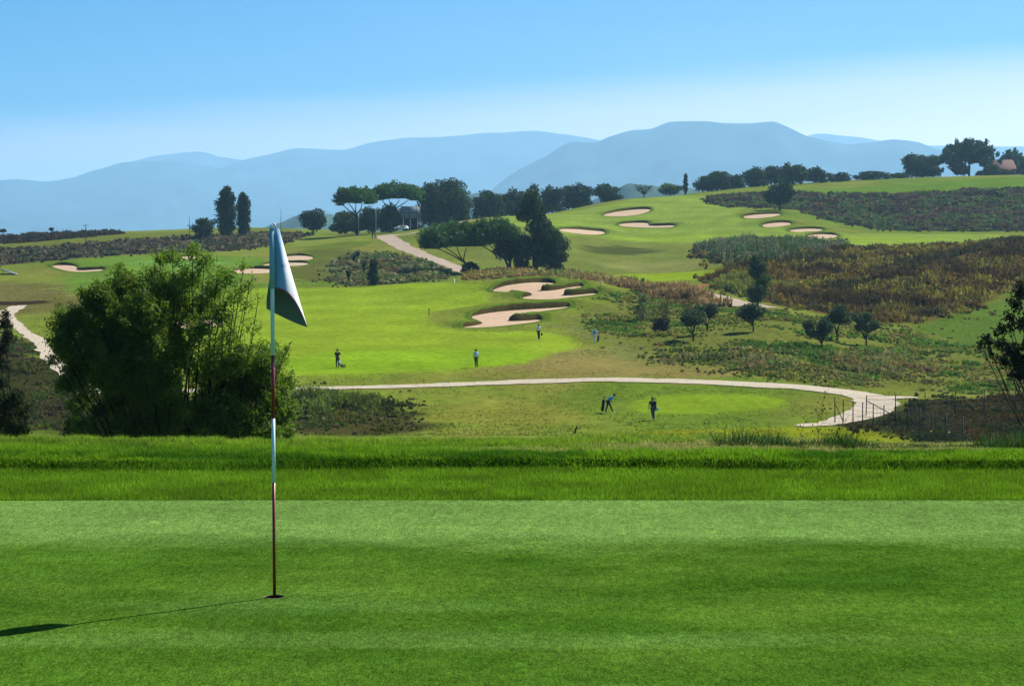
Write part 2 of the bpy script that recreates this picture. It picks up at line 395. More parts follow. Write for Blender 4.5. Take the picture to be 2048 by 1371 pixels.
# ------------------------------------------------------------------ sand bunkers: outlines
BUNK = [
 ('large pale bunker with two grass tongues, directly below the tall tree clump', 0.75, [(981,582),(1005,573),(1045,567),(1085,565),(1113,567),(1100,573),(1082,579),(1080,583),(1110,581),(1140,575),(1168,572),(1160,578),(1135,587),(1122,592),(1150,591),(1196,586),(1190,590),(1140,595),(1105,599),(1060,599),(1040,596),(1062,592),(1066,588),(1045,586),(1000,584)]),
 ('long pale bunker with one grass tongue, just behind the golfer in white and blue', 0.75, [(938,634),(965,628),(1010,622),(1060,619),(1110,616),(1146,613),(1115,619),(1070,624),(1038,631),(1018,639),(1015,643),(1050,642),(1084,639),(1078,643),(1040,648),(1000,653),(950,656),(920,655),(948,652),(968,647),(958,641)]),
 ('bunker highest on the right green slope, below the crest of the hill', 0.6, [(1207,429),(1235,423),(1270,419),(1302,418),(1298,424),(1270,431),(1230,433),(1208,432)]),
 ('two lobed bunker in the middle of the right green slope', 0.5, [(1234,449),(1260,446),(1297,445),(1296,451),(1312,452),(1352,450),(1345,455),(1305,456),(1280,455),(1245,453)]),
 ('curved bunker just right of the tall dark tree clump', 0.6, [(1118,458),(1150,458),(1180,461),(1212,463),(1206,469),(1180,470),(1150,467),(1120,463)]),
 ('dark shaded bunker lying in the shadow of the lone round tree', 0.5, [(1486,433),(1505,430),(1540,428),(1566,428),(1550,434),(1512,438),(1490,437)]),
 ('uppermost of the three small sunlit bunkers below the lone round tree', 0.5, [(1523,450),(1545,446),(1583,445),(1580,451),(1555,455),(1528,455)]),
 ('middle one of the three small sunlit bunkers below the lone round tree', 0.45, [(1575,461),(1600,458),(1649,458),(1640,463),(1590,465)]),
 ('lowest of the three small sunlit bunkers below the lone round tree', 0.5, [(1613,471),(1640,468),(1677,470),(1670,476),(1640,478),(1620,475)]),
 ('two part bunker at the far left, beside the grey panel in the grass', 0.5, [(100,533),(120,530),(148,531),(155,536),(151,540),(170,541),(212,538),(205,542),(155,545),(128,541)]),
 ('lowest bunker behind the left edge of the flag', 0.5, [(468,541),(500,537),(535,538),(565,540),(545,546),(500,548),(468,546)]),
 ('thin bunker behind the flag, between its two neighbours', 0.4, [(520,529),(560,526),(600,525),(622,527),(600,532),(545,533)]),
 ('round bunker just right of the flag, highest of its group', 0.45, [(560,514),(585,512),(605,511),(628,514),(624,519),(600,522),(565,520)]),
 ('small thin bunker above the top of the big bush', 0.35, [(357,514),(380,512),(408,514),(400,518),(365,518)]),
 ('bunker half hidden behind the middle of the big bush', 0.5, [(318,652),(345,644),(400,641),(452,640),(448,650),(400,656),(330,660)]),
]
BW = []
for lab, hlip, P in BUNK:
    Wp = chaikin(hits(P), 2); BW.append((lab, hlip, resample(Wp, 0.6)))
def lip(x, y):
    """rise of the turf just behind each bunker"""
    dz = np.zeros(np.shape(x)); ins = np.zeros(np.shape(x), bool); shf = np.zeros(np.shape(x))
    for lab, h, P in BW:
        x0, y0 = P.min(0) - 9; x1, y1 = P.max(0) + 9
        m = (x > x0) & (x < x1) & (y > y0) & (y < y1)
        if not m.any(): continue
        xx = x[m]; yy = y[m]; d, qx, qy = near_edge(P, xx, yy); i = inside(P, xx, yy)
        nx = (xx - qx); ny = (yy - qy); q = np.hypot(qx, qy); wgt = np.clip((nx * qx + ny * qy) / (q * (d + 1e-6)) * 1.4 + 0.1, 0, 1)
        rise = 1.25 * h * wgt * smooth(0, 1.1, d) * (1 - smooth(1.5, 9, d))
        rise = np.where(i, np.where(d > 0.5, -0.35, 0), rise)
        dz[m] = np.where(np.abs(rise) > np.abs(dz[m]), rise, dz[m]); ins[m] |= i
        shf[m] = np.maximum(shf[m], np.where(i, 0, wgt * (1 - smooth(0.3, 4.5, d))))
    return dz, ins, shf

# ------------------------------------------------------------------ ground: colour zones by kind of turf
Zs = []
def zone(P, c, jit=1.2, **kw):
    Zs.append((chaikin(hits(P, **kw), 2), np.array(alb(*c)), jit)); return Zs[-1][0]
zone([(-200,560),(90,560),(140,585),(240,610),(200,640),(60,625),(-200,640)], (126, 124, 62), 4)
zone([(575,500),(760,495),(700,565),(560,562),(560,530)], (112,120,50), 4)
zone([(870,560),(960,545),(1200,560),(1320,590),(1290,640),(1150,690),(1100,660),(880,660),(850,640),(960,600),(960,575)], (140,158,55), 2)
zone([(1080,700),(1180,690),(1290,700),(1400,730),(1500,757),(1400,762),(1100,755),(1000,740)], (160,150,80), 4)
zone([(1100,640),(1160,640),(1260,690),(1400,722),(1300,728),(1210,715),(1160,680)], (134,142,72), 4)
zone([(940,450),(1120,455),(1210,475),(1330,485),(1420,500),(1420,540),(1210,550),(1130,545),(960,540),(850,480)], (134,148,62), 4)
zone([(1160,495),(1230,488),(1330,498),(1280,508),(1180,508)], (92,104,44), 3)
zone([(1210,515),(1420,515),(1440,535),(1230,538)], (150,158,78), 4)
zone([(-300,655),(60,678),(130,742),(250,800),(600,785),(720,790),(860,835),(820,872),(-300,872)], (68,72,34), 3)
Z_LOWL = [(-100,655),(60,678),(130,742),(250,800),(600,785),(720,790),(860,830),(820,866),(-100,866)]
FAIR = zone([(470,580),(560,573),(700,575),(780,569),(860,564),(925,567),(960,573),(985,592),(960,612),(880,622),(852,636),(850,644),(870,655),(930,662),(1000,664),(1080,662),(1125,668),(1165,690),(1120,706),(1060,722),(960,738),(800,746),(585,751),(440,753),(350,740),(300,680),(330,620)], (156,186,46), 0.7)
zone([(585,700),(900,700),(1080,700),(1060,722),(960,738),(800,746),(585,751)], (150,192,40), 3)
zone([(1255,812),(1270,800),(1310,793),(1360,789),(1430,787),(1500,789),(1550,795),(1578,803),(1570,812),(1520,820),(1440,826),(1360,829),(1300,828),(1268,822)], (146,180,42), 0.25)
zone([(1150,870),(1300,860),(1500,857),(1660,852),(1760,862),(1870,884),(1700,895),(1150,890)], (152,164,36), 0.3)
zone([(860,800),(1000,790),(1150,800),(1180,830),(1000,850),(860,850)], (152,158,62), 4)
UP = zone([(930,446),(1000,437),(1080,430),(1200,415),(1300,393),(1400,390),(1500,412),(1470,425),(1480,436),(1520,441),(1560,456),(1620,470),(1700,467),(1800,467),(1980,468),(2070,478),(1950,492),(1800,495),(1700,495),(1560,490),(1450,490),(1330,480),(1210,470),(1130,470),(1000,452)], (152,180,66), 1.0)
zone([(1160,468),(1320,462),(1500,470),(1700,476),(1900,476),(1900,486),(1600,488),(1400,480),(1200,474)], (160,190,58), 3)
zone([(1215,548),(1330,543),(1440,541),(1420,553),(1370,562),(1290,562),(1230,556)], (158,188,36), 0.6)
zone([(570,482),(650,474),(740,471),(748,486),(650,492),(600,492)], (150,165,62), 1)
zone([(640,488),(745,480),(745,492),(650,498),(590,497)], (120,140,44), 1)
zone([(170,517),(260,512),(420,513),(520,512),(545,528),(480,560),(420,600),(300,612),(170,595),(120,575),(140,548)], (120,158,50), 1.2)
zone([(255,522),(420,520),(480,528),(380,532),(260,530)], (122,172,70), 1)
zone([(-100,493),(0,488),(120,478),(260,466),(400,462),(400,471),(260,481),(150,489),(0,499),(-100,500)], (124,136,52), 1)
zone([(420,462),(500,456),(600,458),(600,466),(440,470)], (128,140,52), 1)
zone([(1590,382),(1700,374),(1900,364),(2060,352),(2300,350),(2300,374),(2060,376),(1850,383),(1650,389)], (116,152,40), 1)
zone([(1690,508),(1800,501),(1900,498),(1880,506),(1760,514)], (160,172,36), 1)
zone([(1820,655),(1880,630),(1980,602),(2060,575),(2300,540),(2300,720),(1960,705),(1870,680)], (104,134,46), 2)
# rough scrub
S1 = zone([(-300,500),(0,500),(150,492),(300,478),(450,471),(545,468),(640,468),(600,478),(540,492),(420,503),(250,511),(100,521),(-50,535),(-300,550)], (100, 94, 68), 1.2)
S1b = zone([(-300,476),(0,474),(130,470),(250,466),(250,468),(130,478),(0,488),(-300,492)], (70,60,44), 1)
S2 = zone([(700,505),(760,506),(840,518),(925,545),(860,560),(790,568),(720,573),(680,570),(650,530)], (104, 108, 70), 1.5)
S3 = zone([(1390,400),(1450,390),(1590,388),(1700,389),(1850,384),(2060,378),(2400,376),(2400,462),(1900,462),(1800,461),(1720,452),(1650,440),(1600,420),(1520,414),(1450,413)], (98, 92, 68), 1.5)
S4 = zone([(1410,500),(1450,490),(1560,492),(1700,497),(1960,494),(2048,484),(2400,480),(2400,560),(2048,570),(1990,592),(1830,652),(1700,640),(1560,612),(1500,600),(1500,570),(1530,545),(1480,530),(1420,524)], (118, 100, 50), 1.5)
S4b = zone([(1390,562),(1450,545),(1530,545),(1600,560),(1600,600),(1520,600),(1440,575)], (96,82,42), 1.5)
S5 = zone([(1145,645),(1200,605),(1290,580),(1380,595),(1480,614),(1600,640),(1830,655),(1960,705),(2200,730),(2200,792),(1960,786),(1700,775),(1500,757),(1400,722),(1250,690)], (128, 138, 58), 1.5)
S6 = zone([(930,545),(1130,547),(1200,556),(1290,566),(1330,582),(1200,574),(1130,562),(930,562)], (132, 118, 70), 1)
S7 = zone([(1664,850),(1730,838),(1790,815),(1850,800),(2048,795),(2300,795),(2300,900),(1860,884),(1760,866)], (70, 74, 40), 0.8)
S8 = zone([(575,838),(700,830),(820,826),(850,838),(825,868),(575,870)], (88, 86, 44), 1)
S9 = zone([(-100,600),(30,603),(100,600),(100,607),(30,610),(-100,612)], (70,52,34), 0.6)

def ground_colour(x, y):
    n = x.size; c = np.empty((n, 3)); D = np.hypot(x, y)
    base = np.array(alb(138, 156, 56)); dry = np.array(alb(158, 154, 72)); grn = np.array(alb(114, 148, 44))
    f = fbm(x / 9, y / 16, 21, 4)[:, None]; g = fbm(x / 30, y / 50, 22, 3)[:, None]
    c[:] = base; c = c + (dry - c) * smooth(0.5, 0.68, f) * 0.6; c = c + (grn - c) * smooth(0.5, 0.65, g) * 0.7
    j1 = (fbm(x / 5, y / 5, 31, 3) - 0.5) * 2; j2 = (fbm(x / 5, y / 5, 41, 3) - 0.5) * 2
    for P, zc, jit in Zs:
        x0, y0 = P.min(0) - jit; x1, y1 = P.max(0) + jit
        m = np.nonzero((x > x0) & (x < x1) & (y > y0) & (y < y1))[0]
        if not len(m): continue
        acc = np.zeros(len(m)); s = 0.35 + jit * 0.25
        for ox, oy in ((0, 0), (s, s), (-s, s), (s, -s), (-s, -s)):
            acc += inside(P, x[m] + j1[m] * jit * 1.5 + ox, y[m] + j2[m] * jit * 2 + oy * 2)
        acc = (acc / 5)[:, None]; c[m] = c[m] + (zc - c[m]) * acc
    t_ = smooth(0.15, 0.19, c[:, 1]); st = np.sin((x * 0.35 + y * 0.94 + 2.5 * fbm(x / 20, y / 20, 91, 2)) / 2.9); c *= (1 + 0.055 * t_ * np.clip(st * 2.5, -1, 1))[:, None]
    mott = 0.86 + 0.28 * fbm(x / 3.5, y / 9, 61, 4)
    c *= mott[:, None]
    # near turf
    near = (1 - smooth(22, 60, D))[:, None]; c = c * (1 - near) + np.array(alb(70, 120, 22)) * near
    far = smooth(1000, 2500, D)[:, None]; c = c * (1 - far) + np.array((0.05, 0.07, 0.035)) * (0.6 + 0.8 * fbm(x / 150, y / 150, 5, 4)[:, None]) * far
    return c

rowsD = np.concatenate([np.linspace(0.4, 16.2, 60), np.arange(16.26, 24, 0.05), np.linspace(24.5, 138, 90)[:], np.arange(139, 420, 0.55), np.arange(420, 830, 0.8), np.linspace(832, 1300, 60), np.geomspace(1330, 26500, 70)])
cu = np.arange(-80, 2130, 3.2); ca = np.arctan((cu - 1024) / 3980)
ca = np.concatenate([np.linspace(-math.pi, -0.75, 40)[:-1], np.linspace(-0.75, ca[0], 60)[:-1], ca, np.linspace(ca[-1], 0.75, 60)[1:], np.linspace(0.75, math.pi, 40)[1:-1]])
nr, nc = len(rowsD), len(ca)
DD, AA = np.meshgrid(rowsD, ca, indexing='ij'); X = (DD * np.sin(AA)).ravel(); Y = (DD * np.cos(AA)).ravel()
Zg = base_z(X, Y); dzl, insb, shf = lip(X, Y); Zg = Zg + dzl
fx_ = np.abs((X - 0.5) / 17.2) ** 3.2 + np.abs((Y - 5.0) / 11.2) ** 3.2; Zg = np.where(fx_ < 1, Zg - 0.2, np.where(np.abs((X - 0.5) / 18.5) ** 3.2 + np.abs((Y - 5.0) / 12.05) ** 3.2 < 1, Zg - 0.02, Zg))
Cg = ground_colour(X, Y)
Cg = Cg + (np.array(alb(112, 140, 40)) - Cg) * (shf * 0.6)[:, None]
idx = np.arange(nr * nc).reshape(nr, nc); idn = np.roll(idx, -1, axis=1)
Fg = np.stack([idx[:-1], idn[:-1], idn[1:], idx[1:]], -1).reshape(-1, 4)[:, ::-1]
V = np.stack([X, Y, Zg], 1); V = np.vstack([V, [(0, 0, Zg[:nc].mean())]])
Cg = np.vstack([Cg, Cg[:1]])
b = NB('turf'); c = b.attr()
n1 = b.rng(b.noise(1.4, 6, b.pos(1, 0.6, 1), 0.7), 0.3, 0.7, 0.72, 1.28); n2 = b.rng(b.noise(0.16, 4, b.pos(1, 0.5, 1)), 0.3, 0.7, 0.88, 1.12)
col = b.scale(c, b.math('MULTIPLY', n1, n2)); b.bump(b.noise(2.5, 6, b.pos()), 0.35, 0.12)
M_turf = b.done(col, 1.0, 0.0)
ground = mesh_np('ground', V, Fg, M_turf, col=Cg, smooth_=True); tag(ground, kind='structure')
del V, Fg, DD, AA

# sand bunkers (sand floor + turf lip)
b = NB('sand'); s1 = b.rng(b.noise(0.8, 5, b.pos(1, .6, 1)), 0.3, 0.7, 0.88, 1.1); rgb = b.new('ShaderNodeRGB'); rgb.outputs[0].default_value = (*alb(246, 214, 172), 1)
b.bump(b.noise(3, 4, b.pos()), 0.3, 0.05); M_sand = b.done(b.scale(rgb.outputs[0], s1), 1.0, 0.05)
M_lip = plain('lip_earth', alb(92, 84, 40), 1.0, 0.0, var=0.3, sc_=1.5)
M_lipg = plain('lip_turf', alb(104, 134, 38), 1.0, 0.0, var=0.25, sc_=1.0)
for lab, h, P in BW:
    n = len(P); x0, y0 = P.min(0); x1, y1 = P.max(0)
    gx, gy = np.meshgrid(np.arange(x0, x1, 0.8), np.arange(y0, y1, 0.8)); gx = gx.ravel(); gy = gy.ravel()
    m = inside(P, gx, gy); gx = gx[m]; gy = gy[m]
    if len(gx): d = near_edge(P, gx, gy)[0]; gx = gx[d > 0.3]; gy = gy[d > 0.3]
    pts = [Vector(p) for p in P] + [Vector(p) for p in zip(gx, gy)]
    r = delaunay_2d_cdt(pts, [], [list(range(n))], 1, 1e-5)
    q = np.array([tuple(p) for p in r[0]]); z = base_z(q[:, 0], q[:, 1]) + 0.035
    cx, cy = P.mean(0)
    o = empty('sand_bunker', (cx, cy, float(base_z(cx, cy))), lab, 'sand bunker', 'sand bunkers on the golf course')
    off = np.array(o.location)
    mesh_np('sand', np.column_stack([q, z]) - off, [tuple(f) for f in r[2]], M_sand, o, smooth_=True)
    # turf lip
    area = 0.5 * np.sum(P[:, 0] * np.roll(P[:, 1], -1) - P[:, 1] * np.roll(P[:, 0], -1)); sg = 1 if area > 0 else -1
    t = np.roll(P, -1, 0) - np.roll(P, 1, 0); nrm = np.stack([t[:, 1], -t[:, 0]], 1) * sg; nrm /= np.linalg.norm(nrm, axis=1)[:, None] + 1e-9
    vd = P / np.linalg.norm(P, axis=1)[:, None]; wgt = np.clip((nrm * vd).sum(1) * 1.4 + 0.1, 0, 1)
    wgt = (wgt + np.roll(wgt, 1) + np.roll(wgt, -1)) / 3 * (0.85 + 0.3 * RS.rand(n))
    a = np.column_stack([P, base_z(*P.T) - 0.02]); p1 = P + nrm * 0.12; bb = np.column_stack([p1, base_z(*P.T) + 0.05 + h * 1.05 * wgt])
    p2 = P + nrm * 1.35; dz2, _, _ = lip(p2[:, 0], p2[:, 1]); dz2 = np.maximum(dz2, 0)
    p15 = P + nrm * 0.5; cc0 = np.column_stack([p15, base_z(*p15.T) + 0.04 + h * 1.22 * wgt])
    cc = np.column_stack([p2, base_z(*p2.T) + dz2 - 0.03])
    Vv = np.vstack([a, bb, cc0, cc]) - off; Fl = []; Fm = []
    for i in range(n):
        j = (i + 1) % n
        Fl.append((i, j, n + j, n + i)); Fm += [(n + i, n + j, 2 * n + j, 2 * n + i), (2 * n + i, 2 * n + j, 3 * n + j, 3 * n + i)]
    if Fl:
        lp = mesh_np('lip', Vv, Fl + Fm, [M_lip, M_lipg], o, smooth_=False)
        mi = np.array([0] * len(Fl) + [1] * len(Fm), np.int32); lp.data.polygons.foreach_set('material_index', mi)

# ------------------------------------------------------------------ tracks
def smooth_noise_mat(name, c, s=0.7, var=0.15, rough=1.0):
    b = NB(name); rgb = b.new('ShaderNodeRGB'); rgb.outputs[0].default_value = (*c, 1)
    n = b.rng(b.noise(s, 6, b.pos(), 0.7), 0.3, 0.7, 1 - var, 1 + var); b.bump(b.noise(s * 4, 4, b.pos()), 0.3, 0.05)
    return b.done(b.scale(rgb.outputs[0], n), rough, 0.05)
M_track = smooth_noise_mat('gravel', alb(240, 226, 192), 0.8, 0.16)
M_track2 = smooth_noise_mat('pink_gravel', alb(222, 202, 170), 0.8, 0.2)
PATHS = []
def path(px, wd, mat, name='path', seed=0, z=0.06):
    P = chaikin(hits(px), 3, False); P = resample(P, 0.7, False); n = len(P)
    t = np.gradient(P, axis=0); t /= np.linalg.norm(t, axis=1)[:, None] + 1e-9; nm = np.stack([-t[:, 1], t[:, 0]], 1)
    k = np.linspace(0, 1, n); wv = np.interp(k, np.linspace(0, 1, len(wd)), wd)
    e1 = (fbm(k * n * 0.25, k * 0 + seed, seed + 1, 3) - 0.5) * 0.9; e2 = (fbm(k * n * 0.25, k * 0 + seed, seed + 7, 3) - 0.5) * 0.9
    A = -wv / 2 + e1; B = wv / 2 + e2; V = []
    for s in np.linspace(0, 1, 6):
        q = P + nm * (A + (B - A) * s)[:, None]; V.append(np.column_stack([q, base_z(*q.T) + z]))
    V = np.array(V); idx = np.arange(6 * n).reshape(6, n)
    Fc = np.stack([idx[:-1, :-1], idx[:-1, 1:], idx[1:, 1:], idx[1:, :-1]], -1).reshape(-1, 4)[:, ::-1]
    o = mesh_np(name, V.reshape(-1, 3), Fc, mat, smooth_=True); tag(o, kind='structure'); PATHS.append((P, float(np.mean(wd)) / 2 + .4)); return P
path([(300,783),(450,781),(560,779),(650,777),(750,775),(900,770),(1000,766),(1100,762),(1200,760),(1300,761),(1400,764),(1500,769),(1600,775),(1680,783),(1725,790),(1750,799),(1757,810),(1745,822),(1715,834),(1680,843),(1640,849),(1600,853)], [1.6,1.8,2.4,3.2,3.6,3.8,3.6,2.4,1.0], M_track, seed=3)
path([(250,792),(200,785),(162,772),(130,748),(104,722),(90,700),(78,682),(45,660),(25,646),(14,634),(22,622),(48,611)], [1.4,1.6,1.6,1.8,1.6], M_track, seed=5)
path([(18,636),(8,628),(14,620),(32,612)], [1.2,1.3], M_track, seed=9)
path([(14,634),(-4,642),(-60,668)], [2,3], M_track, seed=8)
path([(1740,800),(1790,795),(1835,797)], [3,2,.6], M_track, seed=11, z=0.08)
path([(935,546),(905,532),(865,517),(830,505),(803,492),(783,481),(766,471)], [3.2,3.2,3.6,4.4,4.6], M_track2, seed=6)
path([(770,471),(800,471),(850,462),(900,450),(935,441),(975,436)], [3.5,3,3,2], M_track2, seed=7)
path([(1270,572),(1340,577),(1400,586),(1440,596),(1475,608),(1530,616)], [4,5,5,5], M_track2, seed=12)
path([(1370,580),(1410,570),(1445,563)], [2.5,1], plain('red_earth', alb(178, 120, 82), 1, 0.0, sc_=0.5), seed=13)

# ------------------------------------------------------------------ the near putting green and its collar
HOLE = at(549, 1193, 11.4); HOLE = HOLE * (-2.07 / HOLE[2])
def outline(cx, cy, rx, ry, n=260):
    a = np.linspace(0, 2 * math.pi, n, endpoint=False); e = 2 / 3.2; r = 1 + 0.002 * np.sin(5 * a)
    return np.column_stack([cx + rx * r * np.sign(np.cos(a)) * np.abs(np.cos(a)) ** e, cy + ry * r * np.sign(np.sin(a)) * np.abs(np.sin(a)) ** e])
def ring_sheet(name, outer, inner, z, mat):
    pts = [Vector(p) for p in outer] + [Vector(p) for p in inner]; n = len(outer); m = len(inner)
    r = delaunay_2d_cdt(pts, [], [list(range(n)), list(range(n, n + m))], 1, 1e-6)
    q = np.array([tuple(p) for p in r[0]]); fs = []
    for f in r[2]:
        c = q[list(f)].mean(0)
        if not inside(inner, np.array([c[0]]), np.array([c[1]]))[0]: fs.append(tuple(f))
    o = mesh_np(name, np.column_stack([q, np.full(len(q), z)]), fs, mat); tag(o, kind='structure'); return o
b = NB('green_turf')
nA = b.noise(120, 3, b.pos(1, 0.35, 1), 0.7); nB = b.noise(34, 4, b.pos(1, 0.4, 1), 0.7); nC = b.noise(5, 4, b.pos(1, 0.8, 1)); nD = b.noise(0.45, 3, b.pos(1, 2.2, 1)); nE = b.noise(0.7, 2, b.pos(0.25, 1.2, 1))
sp = b.new('ShaderNodeSeparateXYZ'); g = b.new('ShaderNodeNewGeometry'); b.l.new(g.outputs['Position'], sp.inputs[0])
yy = b.math('ADD', sp.outputs[1], b.math('MULTIPLY', b.math('SUBTRACT', nD, 0.5), 2.2))
yy = b.math('ADD', yy, b.math('MULTIPLY', sp.outputs[0], 0.02))
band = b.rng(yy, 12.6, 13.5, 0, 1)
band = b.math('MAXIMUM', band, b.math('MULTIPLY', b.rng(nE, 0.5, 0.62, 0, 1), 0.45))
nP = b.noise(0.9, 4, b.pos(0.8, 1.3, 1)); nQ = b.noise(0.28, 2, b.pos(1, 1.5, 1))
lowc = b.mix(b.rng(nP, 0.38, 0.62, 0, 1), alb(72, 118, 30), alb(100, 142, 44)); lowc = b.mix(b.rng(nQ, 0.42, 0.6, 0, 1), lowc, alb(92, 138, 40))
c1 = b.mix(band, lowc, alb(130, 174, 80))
f1 = b.math('MULTIPLY', b.rng(nA, 0.3, 0.7, 0.42, 1.58), b.rng(nB, 0.3, 0.7, 0.66, 1.34)); f1 = b.math('MULTIPLY', f1, b.rng(nC, 0.3, 0.7, 0.86, 1.14)); f1 = b.math('MULTIPLY', f1, b.rng(nD, 0.3, 0.7, 0.86, 1.14)); f1 = b.math('MULTIPLY', f1, b.rng(b.noise(14, 2, b.pos(1, .7, 1)), 0.66, 0.72, 1.0, 0.72)); f1 = b.math('MULTIPLY', f1, b.rng(b.noise(6.5, 3, b.pos(1.1, .7, 1)), 0.28, 0.36, 1.22, 1.0))
b.bump(b.math('ADD', nA, b.math('MULTIPLY', nB, 0.8)), 0.7, 0.012)
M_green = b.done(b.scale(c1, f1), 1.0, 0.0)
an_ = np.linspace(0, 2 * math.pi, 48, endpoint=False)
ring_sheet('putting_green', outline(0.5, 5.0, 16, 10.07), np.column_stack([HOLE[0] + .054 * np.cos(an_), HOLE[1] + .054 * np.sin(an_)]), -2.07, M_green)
b = NB('collar_turf'); nA = b.noise(90, 4, b.pos(), 0.7); nB = b.noise(9, 4, b.pos())
f1 = b.math('MULTIPLY', b.rng(nA, 0.3, 0.7, 0.6, 1.4), b.rng(nB, 0.3, 0.7, 0.8, 1.2)); rgb = b.new('ShaderNodeRGB'); rgb.outputs[0].default_value = (*alb(84, 136, 22), 1)
b.bump(nA, 0.8, 0.02); M_collar = b.done(b.scale(rgb.outputs[0], f1), 1.0, 0.0)
ring_sheet('fringe', outline(0.5, 5.0, 18.5, 12.05), outline(0.5, 5.0, 15.7, 9.95), -2.076, M_collar)
# ------------------------------------------------------------------ trees
def blob_leaves(B, n, s, col, var=0.35, aspect=0.5, up=0.0, shell=2.4, flat=0.0):
    """B: rows of (x, y, z, rx, ry, rz, tone)"""
    B = np.asarray(B, float); vol = (B[:, 3] * B[:, 4] * B[:, 5]) ** 0.72; k = RS.choice(len(B), n, p=vol / vol.sum())
    d = unit(n); r = RS.rand(n) ** (1 / shell); bb = B[k]
    wob = 1 + 0.22 * np.sin(d[:, 0] * 5 + bb[:, 0] * 3) * np.cos(d[:, 2] * 6 + bb[:, 1])
    P = bb[:, :3] + d * bb[:, 3:6] * (r * wob)[:, None]
    if flat: P[:, 2] = np.where(P[:, 2] < bb[:, 2] - bb[:, 5] * flat, bb[:, 2] - bb[:, 5] * flat, P[:, 2])
    c = np.array(col)[None] * (bb[:, 6] * (1 - var / 2 + var * RS.rand(n)))[:, None]
    c = c * (1 + 0.15 * (RS.rand(n, 3) - 0.5))
    return cards(P, s * (0.7 + 0.6 * RS.rand(n)), c, aspect, up)
def limb(a, b, r0, r1, bend=0.1, seg=7):
    a = np.array(a, float); b = np.array(b, float); t = np.linspace(0, 1, 6)[:, None]; L_ = np.linalg.norm(b - a)
    off = RS.normal(size=3) * bend * L_; off[2] = abs(off[2]) * 0.3
    p = a + (b - a) * t + off * (t * (1 - t)) * 2; return tube(p, np.linspace(r0, r1, 6), seg)
ALBT = dict(oak=(0.042, 0.074, 0.024), dark=(0.026, 0.052, 0.020), pine=(0.036, 0.092, 0.012), cyp=(0.014, 0.028, 0.014), olive=(0.042, 0.068, 0.040),
            lite=(0.06, 0.105, 0.03), blue=(0.022, 0.048, 0.032), young=(0.034, 0.060, 0.022))
